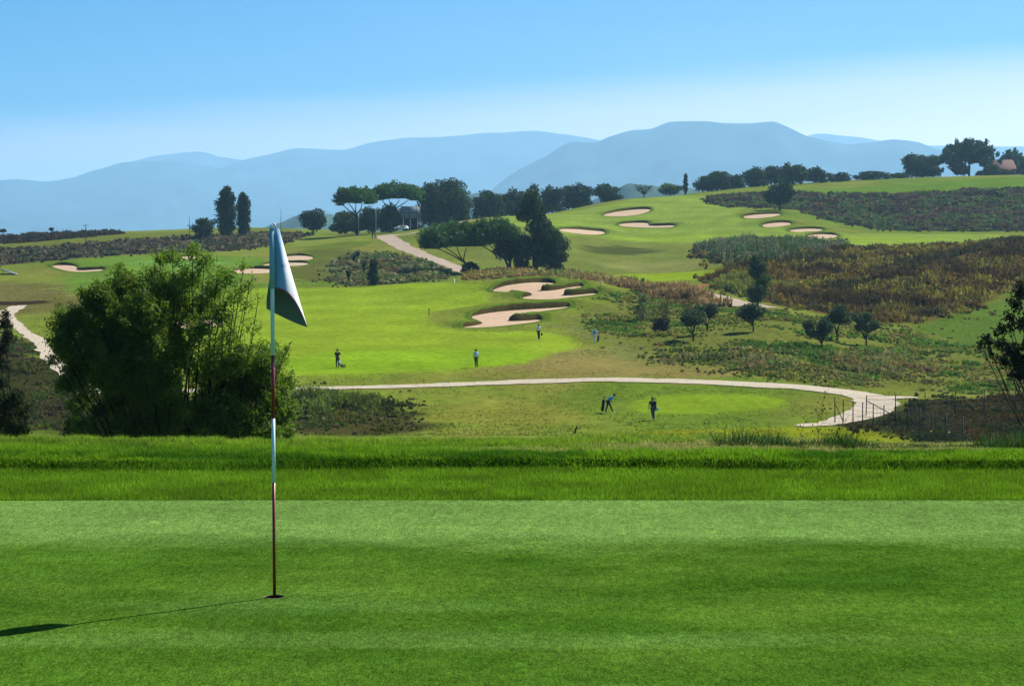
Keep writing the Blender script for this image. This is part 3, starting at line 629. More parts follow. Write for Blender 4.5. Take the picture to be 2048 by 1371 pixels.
def tree(kind, u, vt, vb, wpx, label, D=None, cat='tree', group=None, name=None, lean=0, col=None, trunk_u=None, dens=1.0, stem=0.2, thick=0.44):
    if D is None:
        x, y = hit(u if trunk_u is None else trunk_u, vb); D = math.hypot(x, y)
    else: x, y, _ = at(u if trunk_u is None else trunk_u, vb, D)
    z0 = float(base_z(x, y)) - 0.15; H = at(u, vt, D)[2] - z0; W = wpx * D / F / 2 * (1.18 if kind in ('oak', 'dark', 'bush', 'lite') else 1.1)
    ox = 0.0 if trunk_u is None else (u - trunk_u) * D / F
    B = []; limbs = MB(); s = max(0.03, D * 0.00056)
    def add(x_, y_, z_, r, rz=None, ry=None): B.append((x_, y_, z_, r, ry or r, rz or r, 0.75 + 0.55 * RS.rand()))
    if kind in ('oak', 'dark', 'lite', 'olive', 'bush'):
        z1 = {'olive': 0.36, 'oak': 0.12, 'dark': 0.05, 'lite': 0.1, 'bush': 0.05}[kind] * H
        if stem != 0.2: z1 = stem * H
        zc = (H + z1) / 2; rz = (H - z1) / 2; nb = 26 if kind != 'olive' else 16
        for i in range(nb):
            d = unit(1)[0]; q = RS.rand() ** 0.45 * 0.74
            wz = 1 - 0.18 * max(0, d[2]) if kind != 'olive' else 1
            add(ox + d[0] * W * q * wz, d[1] * W * q, zc + d[2] * rz * q * 1.02, W * (0.27 + 0.16 * RS.rand()), rz * (0.30 + 0.16 * RS.rand()))
        if z1 < 0.1 * H:
            for i in range(9): add(ox + RS.uniform(-.72, .72) * W, RS.normal() * .3 * W, H * RS.uniform(.12, .34), W * 0.30, H * 0.16)
        if kind == 'olive':
            limbs.tube([(0, 0, -0.2), (0.02 * W, 0, z1 * 0.45), (0, 0, z1 * 0.8)], [0.13, 0.09, 0.08])
            for q in (-0.55, -0.2, 0.25, 0.5): limbs.add(*limb((0, 0, z1 * 0.6), (ox + q * W, 0.3 * q * W, zc), 0.07, 0.03))
        else:
            limbs.add(*limb((0, 0, -0.3), (ox * 0.7, 0, zc), 0.035 * H, 0.02 * H, 0.05))
            for i in range(6):
                bb = B[i]; limbs.add(*limb((ox * .4, 0, z1 + 0.1 * H), bb[:3], 0.016 * H, 0.006 * H))
    elif kind == 'pine':
        zt = H; th = thick * H; nb = 44
        for i in range(nb):
            a = RS.rand() * 6.283; q = RS.rand() ** 0.5
            add(ox + math.cos(a) * q * W * 0.80, math.sin(a) * q * W * 0.80, zt - th * (0.34 + 0.26 * q * q) + 0.05 * th * RS.normal(), W * (0.24 + 0.08 * RS.rand()), th * (0.34 + 0.07 * RS.rand()))
        zf = H * min(0.45, 0.9 - thick); r0 = 0.03 * H
        limbs.tube([(0, 0, -0.3), (ox * 0.15 + 0.02 * H, 0, zf * 0.5), (ox * 0.3, 0, zf)], [r0, r0 * .8, r0 * .7])
        for q in (-.5, -.22, .12, .42):
            limbs.add(*limb((ox * 0.3, 0, zf * (0.85 + 0.15 * RS.rand())), (ox + q * W, RS.normal() * 0.3 * W, zt - 0.75 * th), r0 * 0.5, r0 * 0.2, 0.08))
    elif kind == 'cypress':
        for k in range(26):
            t = (k + 0.5) / 26; z_ = H * (0.07 + 0.9 * t); ww = W * float(np.interp(t, [0, .12, .5, .75, .9, 1], [.55, .85, 1.0, .92, .72, .35]))
            for _ in range(2): add(RS.normal() * ww * 0.18, RS.normal() * ww * 0.18, z_, ww * 0.8, H * 0.065)
        limbs.tube([(0, 0, -0.3), (0, 0, H * 0.5)], [0.025 * H, 0.015 * H])
    elif kind == 'young':        # slim upright crown with broken outline
        for k in range(30):
            t = (k + RS.rand()) / 30; z_ = H * (0.12 + 0.82 * t); ww = W * (0.85 - 0.55 * t * t)
            a = RS.rand() * 6.283; q = RS.rand() ** 0.6 * 0.75
            add(ox * t + math.cos(a) * ww * q, math.sin(a) * ww * q, z_, W * (0.32 + 0.18 * RS.rand()), H * (0.06 + 0.04 * RS.rand()))
        limbs.tube([(0, 0, -0.3), (ox * .5, 0, H * 0.5), (ox, 0, H * 0.9)], [0.02 * H, 0.012 * H, 0.004 * H])
        for i in range(6): limbs.add(*limb((ox * .3, 0, H * 0.3 + i * 0.06 * H), B[i][:3], 0.008 * H, 0.003 * H))
    elif kind == 'clump':       # tall tree: several stacked masses, wide low down
        for (cx, cz, rr) in ((-.15, .88, .33), (-.25, .76, .42), (.0, .72, .40), (-.42, .66, .3), (.1, .6, .42), (-.1, .52, .45), (.25, .48, .5), (.5, .42, .45), (.0, .38, .45), (.62, .32, .38), (.35, .28, .5), (-.15, .28, .4), (.65, .2, .32), (.2, .2, .4)):
            for _ in range(3): add(ox + (cx + RS.normal() * .1) * W, RS.normal() * .3 * W, (cz + RS.normal() * .02) * H, W * rr * 0.62, W * rr * 0.62)
        limbs.tube([(0, 0, -0.3), (0, 0, H * 0.4), (-.1 * W, 0, H * .85)], [0.035 * H, 0.028 * H, 0.008 * H]); limbs.tube([(-.3 * W, 0, -0.3), (-.2 * W, 0, H * 0.3)], [0.022 * H, 0.018 * H])
    elif kind == 'twiggy':      # open crown of fine upright shoots over a dense base
        for i in range(16):
            add(ox + RS.normal() * W * 0.36, RS.normal() * W * 0.4, H * (0.15 + 0.60 * RS.rand()), W * 0.26, H * 0.15)
        limbs.tube([(0, 0, -.3), (0, 0, H * .4)], [.03 * H, .02 * H])
        for i in range(90):
            q = RS.uniform(-0.9, 0.9); b_ = (ox + q * W, RS.normal() * .3 * W, H * (1.0 - 0.5 * q * q) * (0.70 + 0.3 * RS.rand()))
            limbs.add(*limb((ox + q * .4 * W, 0, H * .35), b_, 0.006 * H, 0.002 * H, 0.05, 4))
            add(b_[0], b_[1], b_[2] - 0.06 * H, W * 0.07, H * 0.09); B[-1] = B[-1][:6] + (1.1,)
    cl = col or {'oak': 'oak', 'dark': 'dark', 'pine': 'pine', 'cypress': 'cyp', 'olive': 'olive', 'lite': 'lite', 'young': 'young', 'clump': 'dark', 'bush': 'oak', 'twiggy': 'dark'}[kind]
    cl = ALBT[cl] if isinstance(cl, str) else cl
    o = empty(name or {'pine': 'umbrella_pine', 'cypress': 'cypress', 'olive': 'olive_tree', 'bush': 'bush'}.get(kind, 'tree'), (x, y, z0), label, cat, group)
    limbs.build('trunk' if kind != 'bush' else 'stem', M_bark, o, True)
    Ba = np.array(B); surf = (Ba[:, 3] * Ba[:, 5]).sum() * 6; n = int(np.clip(surf / (2 * s * s * 0.5) * 1.5 * dens, 400, 26000))
    V, Fc, Cc = blob_leaves(B, n, s, cl, 0.5, 0.55, flat=0.35 if kind == 'pine' else 0)
    mesh_np('crown' if kind != 'bush' else 'foliage', V, Fc, M_leaf if kind in ('lite', 'olive', 'pine') or cl[1] > .1 else M_dark, o, Cc)
    return o

G1 = 'trees along the ridge of the hill'; G2 = 'umbrella pines on the course'; G3 = 'young olive trees on the slope'; G4 = 'tree clump in the middle of the course'
tree('pine', 708, 374, 468, 82, 'left umbrella pine of the pair beside the road sign', D=560, group=G2, trunk_u=714)
tree('pine', 792, 367, 466, 104, 'right umbrella pine of the pair, its crown reaching over the road sign', D=575, group=G2, trunk_u=780)
tree('dark', 882, 346, 442, 108, 'big round dark tree right of the road sign, tallest of the ridge', D=600, group=G1, dens=1.2)
tree('dark', 780, 405, 468, 36, 'narrow ivy clad dark tree under the right umbrella pine', D=572, group=G1, stem=0.02)
tree('oak', 627, 416, 466, 62, 'lone rounded bush tree left of the umbrella pines', D=600, group=G1, col='blue')
tree('oak', 690, 418, 468, 62, 'low rounded tree behind the trunk of the left umbrella pine', D=600, group=G1, col='oak', stem=.03)
tree('oak', 745, 412, 468, 70, 'low broad tree filling the gap between the two umbrella pines', D=600, group=G1, col='dark', stem=.03)
tree('dark', 812, 414, 466, 64, 'low dark tree behind the road sign and the white car', D=600, group=G1, stem=.03)
tree('dark', 978, 379, 442, 68, 'dark tree at the left end of the row beyond the green crest', D=640, group=G1, stem=.03)
tree('dark', 1022, 374, 440, 56, 'dark tree second in the row beyond the green crest', D=650, group=G1, stem=.03)
tree('dark', 1060, 364, 440, 60, 'tallest dark tree in the row beyond the green crest, behind the tall clump', D=640, group=G1, stem=.03)
tree('dark', 1105, 369, 440, 48, 'dark tree just right of the tall clump in the row beyond the crest', D=650, group=G1, stem=.03, col='blue')
tree('dark', 1152, 361, 435, 64, 'dark tree second from the right end of the row beyond the green crest', D=660, group=G1, stem=.08, col='blue')
tree('dark', 1215, 367, 430, 58, 'dark tree at the right end of the row beyond the green crest', D=670, group=G1, stem=.08)
# cypresses at the left
tree('cypress', 453, 373, 474, 40, 'taller and wider of the two dark cypresses on the left ridge', D=585, group='cypresses on the left ridge', stem=.05)
tree('cypress', 487, 384, 471, 29, 'smaller right hand cypress of the pair on the left ridge', D=590, group='cypresses on the left ridge')
tree('oak', 409, 434, 486, 54, 'round dark tree just left of the two cypresses', D=565, group=G1, col='dark')
tree('oak', 7, 458, 474, 13, 'tiny dark tree at the far left edge of the skyline', D=745, stem=.5, col='dark')
tree('oak', 103, 455, 470, 8, 'tiny dark tree on the left skyline with a thin trunk', D=745, stem=.5, col='dark')
tree('cypress', 117, 467, 477, 6, 'small dark upright shrub on the left skyline right of the tiny tree', D=735)
# middle clump
tree('pine', 905, 444, 544, 126, 'umbrella pine with low spreading crown leaning left, left of the middle clump', group=G4, trunk_u=937, dens=1.3, thick=0.66)
tree('pine', 990, 436, 546, 112, 'umbrella pine with a curved trunk between the leaning pine and the tall tree', group=G4, trunk_u=1018, dens=1.3, thick=0.62)
tree('dark', 1022, 452, 546, 62, 'dark tree at the foot of the middle clump under the second pine', group=G4, stem=.12, trunk_u=1020)
tree('clump', 1076, 372, 549, 118, 'tall dark many topped tree, highest in the middle of the course', group=G4, trunk_u=1070, dens=1.2)
tree('young', 1046, 470, 548, 44, 'paler grey green tree in front of the tall dark tree', group=G4, col=(0.04, 0.062, 0.035), name='tree', dens=1.3)
tree('young', 1112, 478, 549, 44, 'small grey green tree at the right foot of the tall dark tree', group=G4, col=(0.03, 0.05, 0.028), name='tree', dens=1.3)
tree('bush', 940, 522, 547, 38, 'dark little bush at the foot of the leaning umbrella pine', cat='bush', col='dark')
# hollow left of the track
tree('young', 747, 518, 571, 26, 'small dark cone shaped tree in the hollow', name='conifer', col=(0.02, 0.042, 0.026), dens=1.3)
for (u_, vt_, vb_, w_, lb_) in ((708, 506, 530, 9, 'upper left pruned sapling in the hollow'), (715, 499, 522, 11, 'highest pruned sapling in the hollow'), (728, 519, 546, 12, 'pruned sapling just left of the small cone shaped tree'), (697, 537, 566, 11, 'lowest pruned sapling in the hollow')):
    x, y = hit(u_, vb_); D_ = math.hypot(x, y); z = float(base_z(x, y)); H = (vb_ - vt_) * D_ / F; Wd = w_ * D_ / F
    o = empty('sapling', (x, y, z), lb_, 'sapling', 'pruned saplings in the hollow'); mb = MB(); mb.tube([(0, 0, -.2), (0, 0, H * .5)], [.22, .2])
    for q in (-1, -.3, .4, 1): mb.tube([(0, 0, H * .35), (q * Wd * .3, .1 * q, H * .65), (q * Wd * .5, .1, H * (.9 + .1 * RS.rand()))], [.16, .13, .05], 5)
    mb.build('trunk', M_bark, o); V, Fc, Cc = blob_leaves([(0, 0, H * .7, Wd * .5, Wd * .5, H * .3, 1)], 60, .18, ALBT['dark']); mesh_np('crown', V, Fc, M_dark, o, Cc)
# right hill
tree('dark', 1560, 363, 421, 62, 'lone round tree standing above the shaded bunker on the right hill', col='dark', stem=.22, dens=1.4)
tree('lite', 1340, 364, 390, 46, 'pale green bushy tree left of the thin cypress on the right skyline', D=690, group=G1)
tree('cypress', 1371, 347, 388, 9, 'thin black cypress on the right skyline', D=690)
tree('dark', 1425, 339, 384, 70, 'rounded dark tree just right of the thin cypress', D=705, group=G1, stem=.02)
tree('dark', 1468, 348, 383, 42, 'low dark tree right of the rounded one behind the thin cypress', D=712, group=G1, stem=.02)
tree('dark', 1512, 332, 378, 54, 'dark tree at the left of the large skyline grove', D=720, group=G1, stem=.02)
tree('dark', 1552, 328, 376, 50, 'dark tree left of the peak of the skyline grove', D=725, group=G1, stem=.02)
tree('dark', 1586, 320, 376, 56, 'tallest dark tree of the skyline grove behind the lone round tree', D=730, group=G1, stem=.02)
tree('dark', 1630, 334, 374, 42, 'small dark tree at the right end of the skyline grove', D=735, group=G1, stem=.02)
tree('bush', 1675, 345, 374, 56, 'long low dark bush right of the skyline grove', D=745, cat='bush', group='bushes on the skyline', col='blue')
tree('bush', 1745, 342, 372, 70, 'low dark bush halfway between grove and right hand trees', D=760, cat='bush', group='bushes on the skyline', col='blue')
tree('bush', 1800, 346, 371, 50, 'low dark bush at the left foot of the right hand trees', D=770, cat='bush', group='bushes on the skyline', col='dark')
tree('dark', 1842, 303, 366, 72, 'pointed dark tree on the right skyline, left of the big open crowned tree', D=790, group=G1, stem=.02)
tree('twiggy', 1938, 276, 366, 118, 'big open crowned tree with feathery top on the right skyline', D=800, group=G1, dens=1.6)
tree('twiggy', 2025, 296, 350, 56, 'feathery tree behind the red roof at the right edge', D=900, group=G1)
tree('dark', 2060, 318, 356, 60, 'dark tree covering the right end of the house', D=820, group=G1, stem=.02)
tree('bush', 1985, 338, 362, 60, 'dark hedge bush in front of the house', D=800, cat='bush', group='bushes on the skyline', col='dark')
# bare tree
x, y, _ = at(1288, 398, 720); z = float(base_z(x, y)); H = at(1288, 368, 720)[2] - z
o = empty('bare_tree', (x, y, z), 'leafless fine branched tree on the skyline left of the pale green tree', 'tree', G1); mb = MB(); mb.tube([(0, 0, -.3), (0, 0, H * .5)], [.25, .18])
for q in np.linspace(-1, 1, 15): mb.add(*limb((0, 0, H * .35), (q * 3.2, RS.normal(), H * (1 - .35 * q * q)), .12, .05, .06, 5))
mb.build('trunk', M_bark, o)
mb = MB()
for k in range(60):
    q = RS.uniform(-1, 1); a = np.array((q * 2, RS.normal() * .6, H * (.55 + .2 * RS.rand()))); mb.add(*limb(a, a + (q * 1.6, RS.normal() * .5, H * .25), .06, .03, .1, 4))
mb.build('twigs', M_bark, o)
# trees on the slope with olives
tree('young', 1516, 510, 612, 58, 'tall slim tree beside the pink track, above the olives', group=None, col=(0.036, 0.064, 0.024), dens=0.8, name='tree')
OL = [(1382, 612, 682, 66, 'front olive tree of the left pair, leaning to the left', 1386), (1413, 598, 666, 52, 'rear olive tree of the left pair', 1414), (1498, 602, 663, 66, 'olive tree below the tall slim tree', 1506),
      (1640, 634, 699, 66, 'lowest and darkest olive tree of the right three', 1643), (1674, 610, 681, 54, 'middle olive tree of the right three, set furthest back', 1674), (1728, 624, 693, 56, 'rightmost olive tree on the slope', 1732)]
for u_, vt_, vb_, w_, lb_, tu_ in OL: tree('olive', u_, vt_, vb_, w_, lb_, group=G3, trunk_u=tu_, cat='olive tree', dens=1.5)
tree('bush', 1322, 632, 662, 34, 'small dark brown bush below the reddish scrub', cat='bush', col=(0.04, 0.04, 0.022))
tree('young', 1285, 585, 642, 46, 'pale green tall bush on the slope right of the last bunker', cat='bush', name='bush', col=(0.13, 0.15, 0.055), dens=.35)
tree('young', 1332, 598, 640, 40, 'yellowish bush beside the pale green tall bush', cat='bush', name='bush', col=(0.15, 0.14, 0.05), dens=.35)
# right edge: dark tree near the camera
def branchy(name, label, D, base, blobs, col, nleaf, mat, s, cat, ydep=0.5, twig=9, group=None, rootz=0.0):
    bx = at(base[0], base[1], D); x, y = bx[0], bx[1]; z0 = float(base_z(x, y)) - 0.1
    o = empty(name, (x, y, z0), label, cat, group); off = np.array((x, y, z0)); st = MB(); P = []; Cc = []
    sc_ = D / F
    ends = []
    for (u, v, r, dn, tone) in blobs:
        dpt = D + RS.uniform(-1, 1) * ydep; c = at(u, v, dpt) - off; rr = r * sc_
        root = np.array((RS.normal() * 0.12 + 0.18 * c[0], RS.normal() * 0.12, 0.0 if len(ends) % 3 else 0.4))
        if rootz: root = np.array((0, 0, c[2] * rootz)); mid = root * .5 + c * .5 + RS.normal(size=3) * .06
        mid = np.array((c[0] * 0.62, c[1] * 0.6, c[2] * 0.50)) + RS.normal(size=3) * 0.12
        q = np.array([root, (root + mid) / 2 + RS.normal(size=3) * .05, mid, (mid + c) / 2 + RS.normal(size=3) * .04, c])
        st.tube(q, np.linspace(0.030, 0.008, 5) * (0.6 + 0.4 * min(1, c[2] / 3)), 6); ends.append(c)
        nt = int(twig * (r / 30) ** 1.6 * (0.6 + dn)) + 4
        for k in range(nt):
            d = unit(1)[0]; d[2] = abs(d[2]) * 1.1 + 0.25; out_ = c.copy(); out_[2] = 0; d[0] += 0.35 * np.sign(c[0]) ; d /= np.linalg.norm(d)
            a = c + unit(1)[0] * rr * 0.75 * RS.rand() ** .4; ln = rr * (0.35 + 0.5 * RS.rand()) ; b_ = a + d * ln
            st.tube([a - d * ln * .4, a, b_], [0.008, 0.006, 0.003], 4)
            m = int(nleaf * dn * ln / 0.3); t = RS.rand(m); w_ = 0.055 + 0.05 * RS.rand()
            P.append(a - d * ln * .3 + d * ln * 1.3 * t[:, None] + RS.normal(size=(m, 3)) * w_ * (1.1 - .6 * t[:, None])); Cc.append(np.array(col)[None] * (tone * (0.7 + 0.6 * RS.rand(m)))[:, None])
    if rootz: st.tube([(0, 0, -.2), (.05, 0, 2), (0, 0, max(e[2] for e in ends) * rootz)], [.13, .09, .04], 8)
    P = np.vstack(P); Cc = np.vstack(Cc); st.build('stem', M_bark, o, True)
    V, Fc, C2 = cards(P, s * (0.7 + .6 * RS.rand(len(P))), Cc, 0.42, 0.2); mesh_np('foliage', V, Fc, mat, o, C2); print(name, len(P)); return o
BS = [(160,850,18,1.3,.8),(190,862,18,1.3,.8),(225,868,22,1.5,.8),(260,868,24,1.5,.8),(300,870,24,1.5,.8),(340,872,24,1.5,.9),(375,868,26,1.5,.9),(410,872,24,1.5,1),(445,872,24,1.5,1),(480,870,24,1.5,1),(515,872,22,1.5,1),(545,870,20,1.4,1),(575,868,16,1.3,1),(150,815,22,1.3,.8),(330,835,30,1.4,.9),(385,850,30,1.5,.9),(145,650,40,1.5,.8),(135,700,36,1.4,.8),(165,745,46,1.5,.8),(200,615,46,1.5,.8),(215,680,60,1.7,.8),(225,745,60,1.7,.8),(248,585,44,1.4,.9),(250,800,52,1.5,.8),(290,640,56,1.5,.9),(300,710,60,1.6,.8),(310,780,60,1.6,.8),(285,842,36,1.5,.8),(350,838,46,1.4,.9),
 (330,585,46,1.1,1.1),(345,650,48,1.0,1.1),(370,710,50,1.0,1.1),(415,765,52,1.0,1.1),(400,832,44,1.3,1),(450,838,44,1.5,1),(470,780,50,1.5,1),(520,760,44,1.5,1),(545,722,32,1.3,1.1),(540,800,42,1.6,1),(555,842,28,1.5,1),(500,845,34,1.5,1),(478,715,34,1.1,1.1),
 (345,515,24,.7,1.3),(385,510,22,.7,1.3),(408,528,24,.8,1.3),(378,560,32,.9,1.2),(425,585,34,.8,1.3),(455,555,24,.6,1.4),(487,535,16,.5,1.5),(498,575,18,.5,1.4),(445,635,36,.7,1.3),(488,612,20,.5,1.4),(305,545,18,.8,1.2),(505,655,18,.5,1.4),(236,548,17,1.,1.1),(122,628,14,.9,1),(572,700,12,.8,1.2),(460,680,34,.7,1.2),(345,775,30,.9,1.1),(516,600,8,.5,1.5),(420,700,34,.7,1.2),(108,720,12,1,.9),(320,520,22,.8,1.2),(355,610,34,.9,1.2),(400,620,34,.8,1.2),(395,660,34,.9,1.2),(435,560,24,.6,1.3),(470,590,24,.6,1.4),(440,735,40,1.1,1.1),(500,735,30,1.,1.1),(525,700,22,.7,1.2),(115,680,20,1.,.9),(130,770,24,1.2,.8),(200,830,26,1.2,.8),(235,850,24,1.3,.8),(530,740,34,1.2,1.),(570,770,24,1.3,1.),(575,820,22,1.3,1.),(180,790,24,1.2,.8)]
branchy('large_bush', 'large many stemmed leafy bush behind the rim of the putting green, left of the flag', 42.0, (360, 880), BS, (0.10, 0.155, 0.026), 62, M_bush, 0.034, 'bush', 0.55, 15)
branchy('bush', 'dark upright bush at the lower left edge, on the rim of the green', 48.0, (25, 880), [(8,815,24,1.4,.8),(28,800,22,1.4,.8),(45,825,20,1.3,.9),(12,850,24,1.5,.8),(38,860,22,1.5,.8),(-20,830,26,1.4,.8),(-20,790,20,1.4,.8),(56,812,8,1,1)], (0.024, 0.042, 0.012), 60, M_dark, 0.036, 'bush', 0.4, 14)
branchy('bush', 'low dark bush left of the large bush, on the rim of the green', 46.0, (175, 882), [(150,850,22,1.2,.9),(185,842,20,1.1,1),(172,865,24,1.4,.9),(210,862,18,1.1,1),(140,868,18,1.3,.9)], (0.026, 0.046, 0.014), 55, M_dark, 0.034, 'bush', 0.4, 12)
branchy('conifer', 'small dark conifer at the left edge in front of the pale path', 62.0, (10, 760), [(12,630,8,1.5,.7),(10,650,13,1.6,.7),(12,675,15,1.6,.7),(6,700,13,1.5,.7),(2,730,14,1.5,.7),(0,770,16,1.5,.7)], (0.016, 0.03, 0.012), 50, M_dark, 0.05, 'tree', 0.3, 16)
branchy('tree', 'black silhouetted branches of a near tree at the right edge', 48.0, (2230, 900), [(2040,590,12,.8,.7),(2030,612,12,.7,.7),(2020,638,10,.7,.7),(2044,650,12,.8,.7),(2002,664,11,.7,.7),(2020,655,8,.6,.7),(1975,682,12,.8,.7),(1962,690,8,.6,.7),(2000,690,12,.8,.7),(2025,700,14,.9,.7),(2040,722,18,1.,.7),(2010,725,11,.7,.7),(2045,745,16,.9,.7),(2025,752,10,.6,.7),(2070,640,22,.9,.7),(2075,700,26,1.,.7),(2045,572,8,.7,.7),(1985,712,9,.6,.7)], (0.014, 0.020, 0.011), 120, M_dark, 0.048, 'tree', 0.5, 14, rootz=0.9)
# ------------------------------------------------------------------ scrub, weeds and grass that nobody could count
def scatter(P, n, seed=1, thin=0.0, wl=6.0, clip=True):
    """points over an area, thinning out and getting lower towards its ragged edge"""
    x0, y0 = P.min(0); x1, y1 = P.max(0)
    if clip: x0 = max(x0, -160); x1 = min(x1, 260)
    x = RS.uniform(x0, x1, n); y = RS.uniform(y0, y1, n); m = np.abs(x) < y * 0.30 + 4; x = x[m]; y = y[m]
    xx = x + (fbm(x / 4, y / 4, 71, 3) - .5) * 9; yy = y + (fbm(x / 4, y / 4, 72, 3) - .5) * 16; k = np.zeros(len(x))
    for ox, oy in ((0, 0), (1.5, 0), (-1.5, 0), (0, 3.5), (0, -3.5), (3, 6), (-3, -6), (3, -6), (-3, 6)): k += inside(P, xx + ox, yy + oy) / 9.0
    if thin: k = k * smooth(thin - .10, thin + .14, fbm(x / wl, y / wl / 1.5, seed, 3))
    for Pp, hw in PATHS:      # nothing grows on the tracks
        q = Pp[::5]; dd = np.min(np.hypot(x[:, None] - q[None, :, 0], y[:, None] - q[None, :, 1]), axis=1) if len(x) else x; k = np.where(dd < hw + 1.0, 0, k)
    m = RS.rand(len(x)) < k ** 1.3; return x[m], y[m], k[m]
def scrub(name, P, n, pal, h, wfac=0.0005, nb=7, thin=0.0, wl=6.0, spread=0.5, seed=1, cardf=0.85, label=None, lean=0.5):
    x, y, kk = scatter(P, n, seed, thin, wl)
    if not len(x): return
    D = np.hypot(x, y); z = base_z(x, y); hh = h * (0.35 + 0.65 * kk) * (0.35 + 1.5 * smooth(.3, .75, fbm(x / 2.6, y / 3.5, seed + 3, 2))) * (0.7 + 0.6 * RS.rand(len(x)))
    pal = np.array([alb(*p) for p in pal]) * 2.7; k = np.clip((fbm(x / wl, y / wl / 1.6, seed + 9, 3) - 0.28) / 0.44, 0, .999) * len(pal); k = np.clip((k + RS.normal(size=len(x)) * 0.5).astype(int), 0, len(pal) - 1)
    col = pal[k]
    i = np.repeat(np.arange(len(x)), nb); m = len(i); a = RS.rand(m) * 6.283; r = spread * RS.rand(m) * hh[i]
    Pp = np.column_stack([x[i] + np.cos(a) * r, y[i] + np.sin(a) * r, z[i]]); cc = col[i] * (0.65 + 0.7 * RS.rand(m))[:, None]
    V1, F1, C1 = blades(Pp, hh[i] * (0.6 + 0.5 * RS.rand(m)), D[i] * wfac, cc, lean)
    j = np.nonzero(RS.rand(m) < cardf)[0]; Pc = Pp[j] + np.column_stack([np.zeros(len(j)), np.zeros(len(j)), hh[i[j]] * RS.rand(len(j)) * 0.8])
    V2, F2, C2 = cards(Pc, D[i[j]] * wfac * 2.0, cc[j], 0.6)
    t2 = np.stack([F2[:, [0, 1, 2]], F2[:, [0, 2, 3]]], 1).reshape(-1, 3) + len(V1)
    o = mesh_np(name, np.vstack([V1, V2]), np.vstack([F1, t2]), M_blade, col=np.vstack([C1, C2])); tag(o, label, 'scrub', kind='stuff'); return o
scrub('scrub', S1, 9000, [(62,58,50),(90,84,64),(50,62,42),(112,104,86),(74,60,50)], 0.6, seed=3, label='grey brown scrub band across the left hillside')
scrub('scrub', S1b, 2500, [(50,40,34),(66,50,38),(40,44,36)], 1.0, seed=4, label='dark scrub along the left skyline')
scrub('scrub', S2, 4500, [(80,92,50),(100,104,64),(66,90,46),(122,120,92),(92,84,58)], 0.6, seed=5, thin=.35, label='grey green scrub in the hollow beside the pink track')
scrub('scrub', S3, 24000, [(64,54,50),(84,72,62),(58,78,46),(76,92,54),(52,44,42)], 0.7, seed=6, thin=.3, spread=.9, label='wide band of purple brown scrub on the upper right hillside')
scrub('scrub', S4, 26000, [(52,42,22),(72,56,30),(88,72,34),(108,104,40),(70,64,32),(54,50,28)], 0.9, seed=7, wl=9, spread=.9, thin=.25, label='reddish brown and yellow scrub covering the right hill')
scrub('scrub', S4b, 4000, [(74,60,34),(112,94,44),(96,104,44)], 1.2, seed=8, label='tall dry weeds beside the pink track')
S4c = hits([(1410,500),(1450,488),(1560,490),(1690,497),(1640,515),(1560,530),(1480,530),(1425,524)]); scrub('scrub', S4c, 6000, [(60,70,46),(84,92,72),(50,80,44),(98,92,84)], 1.5, seed=17, label='grey green bramble patch above the brown hill')
S6b = hits([(1290,578),(1350,580),(1420,592),(1470,612),(1440,620),(1380,600),(1320,598),(1270,590)]); scrub('scrub', S6b, 3500, [(108,88,62),(130,108,82),(96,80,52)], 1.1, seed=18, label='reddish dry weeds along the near side of the pink track')
scrub('scrub', S6, 5000, [(116,94,66),(132,120,72),(98,92,54),(104,116,54)], 0.8, seed=9, label='brown weeds behind the large bunkers')
scrub('scrub', S5, 20000, [(62,92,34),(84,110,38),(108,116,54),(124,114,66),(80,98,36),(98,96,54),(78,112,40)], 0.26, seed=10, thin=0.4, spread=1.2, wl=7, label='mixed green and dry weeds on the slope under the olive trees')
S5b = hits([(1290,735),(1400,720),(1500,750),(1700,765),(1900,782),(2100,790),(2100,765),(1900,745),(1800,700),(1740,690),(1600,712),(1450,700),(1380,705)]); scrub('scrub', S5b, 9000, [(66,82,36),(92,94,56),(116,112,80),(72,98,38),(104,92,62)], 0.45, seed=11, thin=0.45, spread=1.0, label='darker weeds along the foot of the olive slope')
scrub('scrub', S7, 9000, [(36,42,22),(48,54,28),(60,58,32),(66,52,32),(42,56,26)], 0.32, seed=12, label='dark thicket behind the wire fence')
scrub('scrub', zone(Z_LOWL, (68, 72, 34), 3), 20000, [(48,56,24),(66,74,30),(84,80,44),(60,84,30),(70,62,44)], 0.3, seed=13, thin=0.38, spread=1.2, label='dark weedy ground below the rim at the left')
MND = hits([(560,835),(570,800),(620,792),(700,800),(748,818),(745,842),(680,838),(600,840)]); scrub('tall_grass', MND, 3000, [(70,84,36),(88,104,46),(60,74,32),(132,142,92)], 0.8, seed=14, spread=0.5, label='mound of tall grey green grass beside the large bush')
# short turf texture on the open rough of the valley
def rough_turf():
    n = 90000; y = 142 + (380 - 142) * RS.rand(n) ** 1.5; x = (RS.rand(n) - 0.5) * 2 * y * 0.27; ok = np.ones(n, bool)
    for P, c, j in Zs:
        if c[1] > 0.155: ok &= ~inside(P, x, y)
    for lab, h_, P in BW: ok &= ~inside(P, x, y)
    ok &= fbm(x / 3, y / 4, 77, 3) > 0.42
    x = x[ok]; y = y[ok]; c = ground_colour(x, y) * (1.2 + 0.9 * RS.rand(len(x)))[:, None]
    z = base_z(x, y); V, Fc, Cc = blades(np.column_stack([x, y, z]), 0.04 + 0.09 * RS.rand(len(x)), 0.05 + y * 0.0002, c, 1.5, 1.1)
    o = mesh_np('rough_grass', V, Fc, M_blade, col=Cc); tag(o, 'short rough grass of the valley floor', 'grass', kind='stuff')
